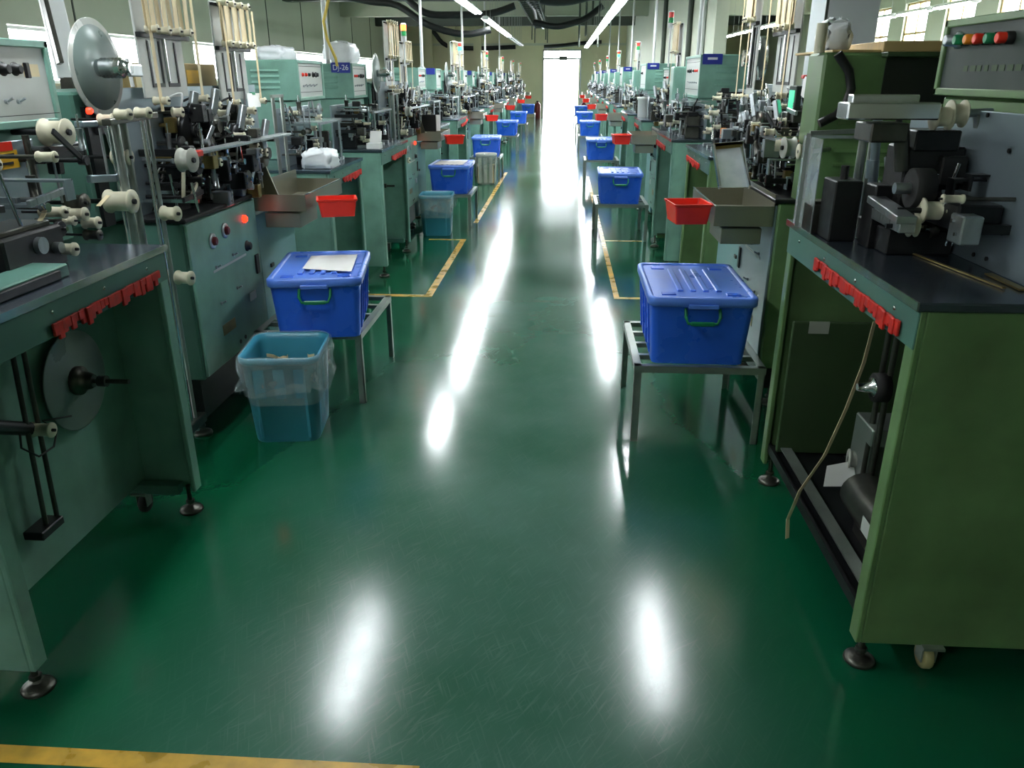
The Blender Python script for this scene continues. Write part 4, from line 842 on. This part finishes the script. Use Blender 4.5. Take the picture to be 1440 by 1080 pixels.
waste_bin(-1.13, 12.0, 0, 'pale grey bin with clear liner below the third blue box', 'grey_plastic', .32, .32, .44, True, seed=3)
solo('drum', 'white_plastic', B().lathe((1.02, 10.38, 1.031), (0, 0, 1), [(0, .085), (.01, .09), (.2, .095), (.205, .105), (.23, .105), (.236, .095)], 28), (1.03, 10.35, 1.03), 'white round drum standing on the second bench across the aisle', 'drum')
bundle(-1.51, 4.97, .972, .19, .24, .11, 'white foil package lying on the teal bench behind the stainless chute', 5)
bundle(-1.95, 5.62, 1.605, .2, .30, .085, 'white wrapped bundle on the unsigned control cabinet', 6)
bundle(-1.90, 7.12, 1.605, .24, .36, .17, 'white wrapped bundle on the cabinet with the DJ-26 sign', 7)
bundle(1.13, 3.66, 1.602, .12, .12, .12, 'pale foil bundle beside the wooden board', 8)
p_ = T('cardboard_box', 'brown box with a yellow label standing on the tall teal unit', 'box', (-2.0, 4.0, 1.45))
p_.part('body', 'brown', B().box(-2.15, -1.8, 3.78, 4.24, 1.45, 1.56, .004)); p_.part('label_sticker', 'yellow', B().box(-1.7995, -1.7985, 3.9, 4.06, 1.47, 1.53)); p_.part('tape', 'cream_tape', B().box(-1.99, -1.95, 3.779, 4.241, 1.44 + .012, 1.5615))
wb = solo('wooden_board', 'wood', B().box(1.26, 1.72, 3.44, 4.2, 1.592, 1.632, .003).box(1.07, 1.30, 3.46, 4.0, 1.591, 1.601, .002), (1.4, 3.8, 1.592), 'wooden board lying on the tall sage green unit', 'board')
bd = T('binder', 'dark binder with white pages standing on the second stainless chute of the DJ-26 side', 'binder', (-1.40, 8.62, .96))
bd.part('cover', 'cable_black', B().bar((-1.49, 8.62, 1.045), (-1.34, 8.60, 1.045), .014, .17, .002)); bd.part('page_block', 'paper', B().bar((-1.345, 8.63, 1.045), (-1.31, 8.66, 1.045), .03, .16))
ct_ = T('carton', 'small white carton lying on the bench with the DJ-26 sign', 'box', (-1.44, 6.16, .987))
ct_.part('body', 'paper', B().box(-1.49, -1.39, 6.10, 6.22, .987, 1.03, .002)); ct_.part('flap', 'paper', B().bar((-1.44, 6.20, 1.03), (-1.44, 6.24, 1.11), .09, .003))
yt = PX(1017, 187, Y=5.2); tg_ = rb2.part('warning_tag', 'orange', B().box(yt.x - .018, yt.x + .018, 5.19, 5.20, yt.z - .03, yt.z + .03)); rb2.part('tag_print', 'black_print', B().box(yt.x - .01, yt.x + .01, 5.188, 5.19, yt.z - .005, yt.z + .012), tg_)
# papers clipped to the machines
pp = PX(355, 135, X=-1.64)
sheet([PX(347, 131, X=-1.64), PX(365, 131, X=-1.64), PX(367, 150, X=-1.62), PX(350, 152, X=-1.62)], 'paper', 'clipped_note', 'white note under a green clip on the teal taping unit', 'paper')
sheet([PX(1131, 106, X=1.06), PX(1150, 118, X=1.06), PX(1142, 149, X=1.04), PX(1126, 134, X=1.04)], 'paper', 'clipped_note', 'white note under a red clip on the sage green tower', 'paper')
rt0.part('note_clip', 'red_plastic', B().obox(PX(1132, 108, X=1.065), ((1, 0, 0), (0, 1, 0), (0, 0, 1)), (.012, .02, .008), .003), label='red clip')
lt0_clip = lt0.part('note_clip', 'green_plastic', B().obox(PX(355, 132, X=-1.645), ((1, 0, 0), (0, 1, 0), (0, 0, 1)), (.008, .022, .008), .003), label='green clip')
# leaning pale channel behind the near reel
lean = T('leaning_channel', 'pale steel channel leaning behind the round reel', 'channel', (-2.3, 3.6, 0))
lean.part('web', 'conduit', B().bar(PX(98, 110, X=-2.3), PX(62, -40, X=-2.35), .10, .03, .003))
lean.part('flange', 'gun_metal', B().bar(PX(85, 90, X=-2.28), PX(52, -40, X=-2.33), .02, .05, .003))
lean.part('base_post', 'gun_metal', B().bar(PX(98, 110, X=-2.3), (-2.3, 3.6, 0), .06, .06))
# ================================================================== overhead: strip lights, drops, cables, tray
LXx, RXx, LZ = -1.42, .76, 2.45
for i, y in enumerate((-1.6, 2.0, 3.85, 5.25, 6.65, 8.05, 10.1, 11.4, 12.7, 15.2, 16.5, 17.8, 19.1, 20.4, 21.7, 23.0, 24.3, 25.6, 26.9)):  # first lamp, behind the camera and unseen, is added to brighten camera-facing panels
    lit = i not in (3, 4) and y < 21.5
    ceiling_light(LXx, y if i != 1 else 1.6, LZ, lit, '%s %s strip light over the aisle on the DJ-26 side' % (ORD[i], 'lit' if lit else 'unlit'))
for i, y in enumerate((-1.6, 1.6, 4.15, 5.5, 6.9, 8.2, 10.6, 11.9, 13.2, 14.5, 15.8, 17.1, 18.4, 19.7, 21.0, 22.3, 23.6, 24.9, 26.2, 27.5, 28.8)):
    lit = i not in (0, 1, 3, 5); ceiling_light(RXx, y, LZ, lit, '%s %s strip light over the side facing the DJ-26 sign' % (ORD[i], 'lit' if lit else 'unlit'))
for i in range(6): ceiling_light(4.15, 17.0 + 1.4 * i, LZ, True, '%s strip light in the side hall beyond the white pillar' % ORD[i])
for i in range(3): ceiling_light(5.6, 12.2 + 1.4 * i, LZ, True, '%s strip light by the tall windows of the side hall' % ORD[i])
for k in range(5):
    y = 6.75 + PITCH_Y * k; x = -1.92
    t = T('power_drop', '%s white conduit pole dropping to the %s' % (ORD[k], ROW[-1]), 'conduit', (x, y, HC), 'power drops of the DJ-26 row')
    t.part('pole', 'conduit', B().cyl((x, y, 1.60), (x, y, HC), .02, n=12)); t.part('collar', 'steel', B().cyl((x, y, 1.605), (x, y, 1.63), .03, n=12))
    if k == 0: t.part('yellow_cable', 'cable_yellow', B().tube([PX(463, -5, Y=6.6), PX(455, 30, Y=6.6), PX(460, 55, Y=6.65), PX(472, 82, Y=6.7), PX(474, 92, Y=6.75)], .012, 8), label='yellow cable hanging beside the pole')
    y = 9.3 + PITCH_Y * k; x = 1.45
    t = T('power_drop', '%s white conduit pole dropping to the %s' % (ORD[k], ROW[1]), 'conduit', (x, y, HC), 'power drops across the aisle')
    t.part('pole', 'conduit', B().cyl((x, y, 1.3), (x, y, HC), .022, n=12)); t.part('collar', 'steel', B().cyl((x, y, 1.3), (x, y, 1.33), .032, n=12))
def cable(pts, Y, r, label):
    P_ = [PX(px_, py, Y=Y) for px_, py in pts]; out = []
    for i in range(len(P_) - 1):
        for q in range(4):
            f = q / 4; p0 = P_[max(i - 1, 0)]; p1 = P_[i]; p2 = P_[i + 1]; p3 = P_[min(i + 2, len(P_) - 1)]
            out.append(.5 * (2 * p1 + (p2 - p0) * f + (2 * p0 - 5 * p1 + 4 * p2 - p3) * f * f + (3 * p1 - p0 - 3 * p2 + p3) * f ** 3))
    out.append(P_[-1]); return solo('overhead_cable', 'cable_black', B().tube(out, r, 8), P_[0], label, 'cable')
cable([(470, -8), (520, 2), (560, 8), (600, 34), (650, 48), (690, 42)], 16, .06, 'thick black cable sagging from above the DJ-26 cabinet')
cable([(570, -5), (585, 10), (605, 20), (640, 21), (690, 19), (724, 8)], 16.6, .065, 'thick black cable sagging below the lit strip lights')
cable([(590, 20), (610, 45), (628, 64), (665, 68), (725, 66)], 32.6, .08, 'black cable sagging low along the end wall')
cable([(745, -6), (770, 1), (800, 1), (830, -6)], 18, .09, 'thick black cable sagging at the top above the doorway')
cable([(750, 31), (780, 37), (800, 34), (823, 26), (848, 8)], 20, .07, 'thick black cable curving up to the strip light facing DJ-26')
cable([(765, 66), (790, 64), (817, 61), (846, 59)], 32.6, .07, 'black cable just above the doorway grille')
ct = T('cable_tray', 'dark cable tray hung lengthwise over the aisle', 'cable tray', (-.75, 22, 2.95))
for x in (-.95, -.55): ct.part('side_rail', 'beam_paint', B().box(x - .015, x + .015, 17.5, 27.5, 2.92, 3.02))
for i in range(20): ct.part('rung', 'beam_paint', B().box(-.95, -.55, 17.6 + .5 * i, 17.66 + .5 * i, 2.93, 2.96))
for i in range(5):
    for x in (-.95, -.55): ct.part('hanger_rod', 'beam_paint', B().cyl((x, 17.8 + 2.3 * i, 2.5 if i > 2 else 2.92), (x, 17.8 + 2.3 * i, HC), .018, n=6))
ct.part('cable_bundle', 'cable_black', B().tube([(-.8, 17.5, 2.99), (-.72, 20, 2.98), (-.78, 23, 2.99), (-.7, 27.5, 2.98)], .06, 8).tube([(-.66, 17.5, 2.99), (-.64, 21, 2.98), (-.6, 27.5, 2.98)], .045, 8))
for i in range(4):
    x = .36 + .16 * i; solo('ceiling_conduit', 'beam_paint', B().cyl((x, 21.5, 2.2 + .25 * (i % 3)), (x, 21.5, HC), .025, n=8), (x, 21.5, HC), '%s of four thin dark rods hanging above the doorway' % ORD[i], 'rod', 'rods hanging above the doorway')
for i, (y, m) in enumerate(((14.5, 'conduit'), (16.0, 'beam_paint'), (20, 'beam_paint'))):
    struct('trim_%d' % (60 + i), m, B().cyl((XR2 - .05, y, 0), (XR2 - .05, y, HC), .05, n=10))
for i, x in enumerate((-.98, .78)):
    t = T('fire_extinguisher', 'dark red canister standing at the %s of the bright doorway' % ('DJ-26 side', 'other side')[i], 'extinguisher', (x, 31.9, 0))
    t.part('cylinder', 'dark_red', B().lathe((x, 31.9, 0), (0, 0, 1), [(0, .10), (.01, .11), (.5, .11), (.58, .05), (.6, .03)], 18)); t.part('valve', 'black_plastic', B().box(x - .06, x + .03, 31.88, 31.92, .6, .64).tube([(x - .05, 31.9, .62), (x - .13, 31.9, .5), (x - .12, 31.9, .2)], .012, 6))
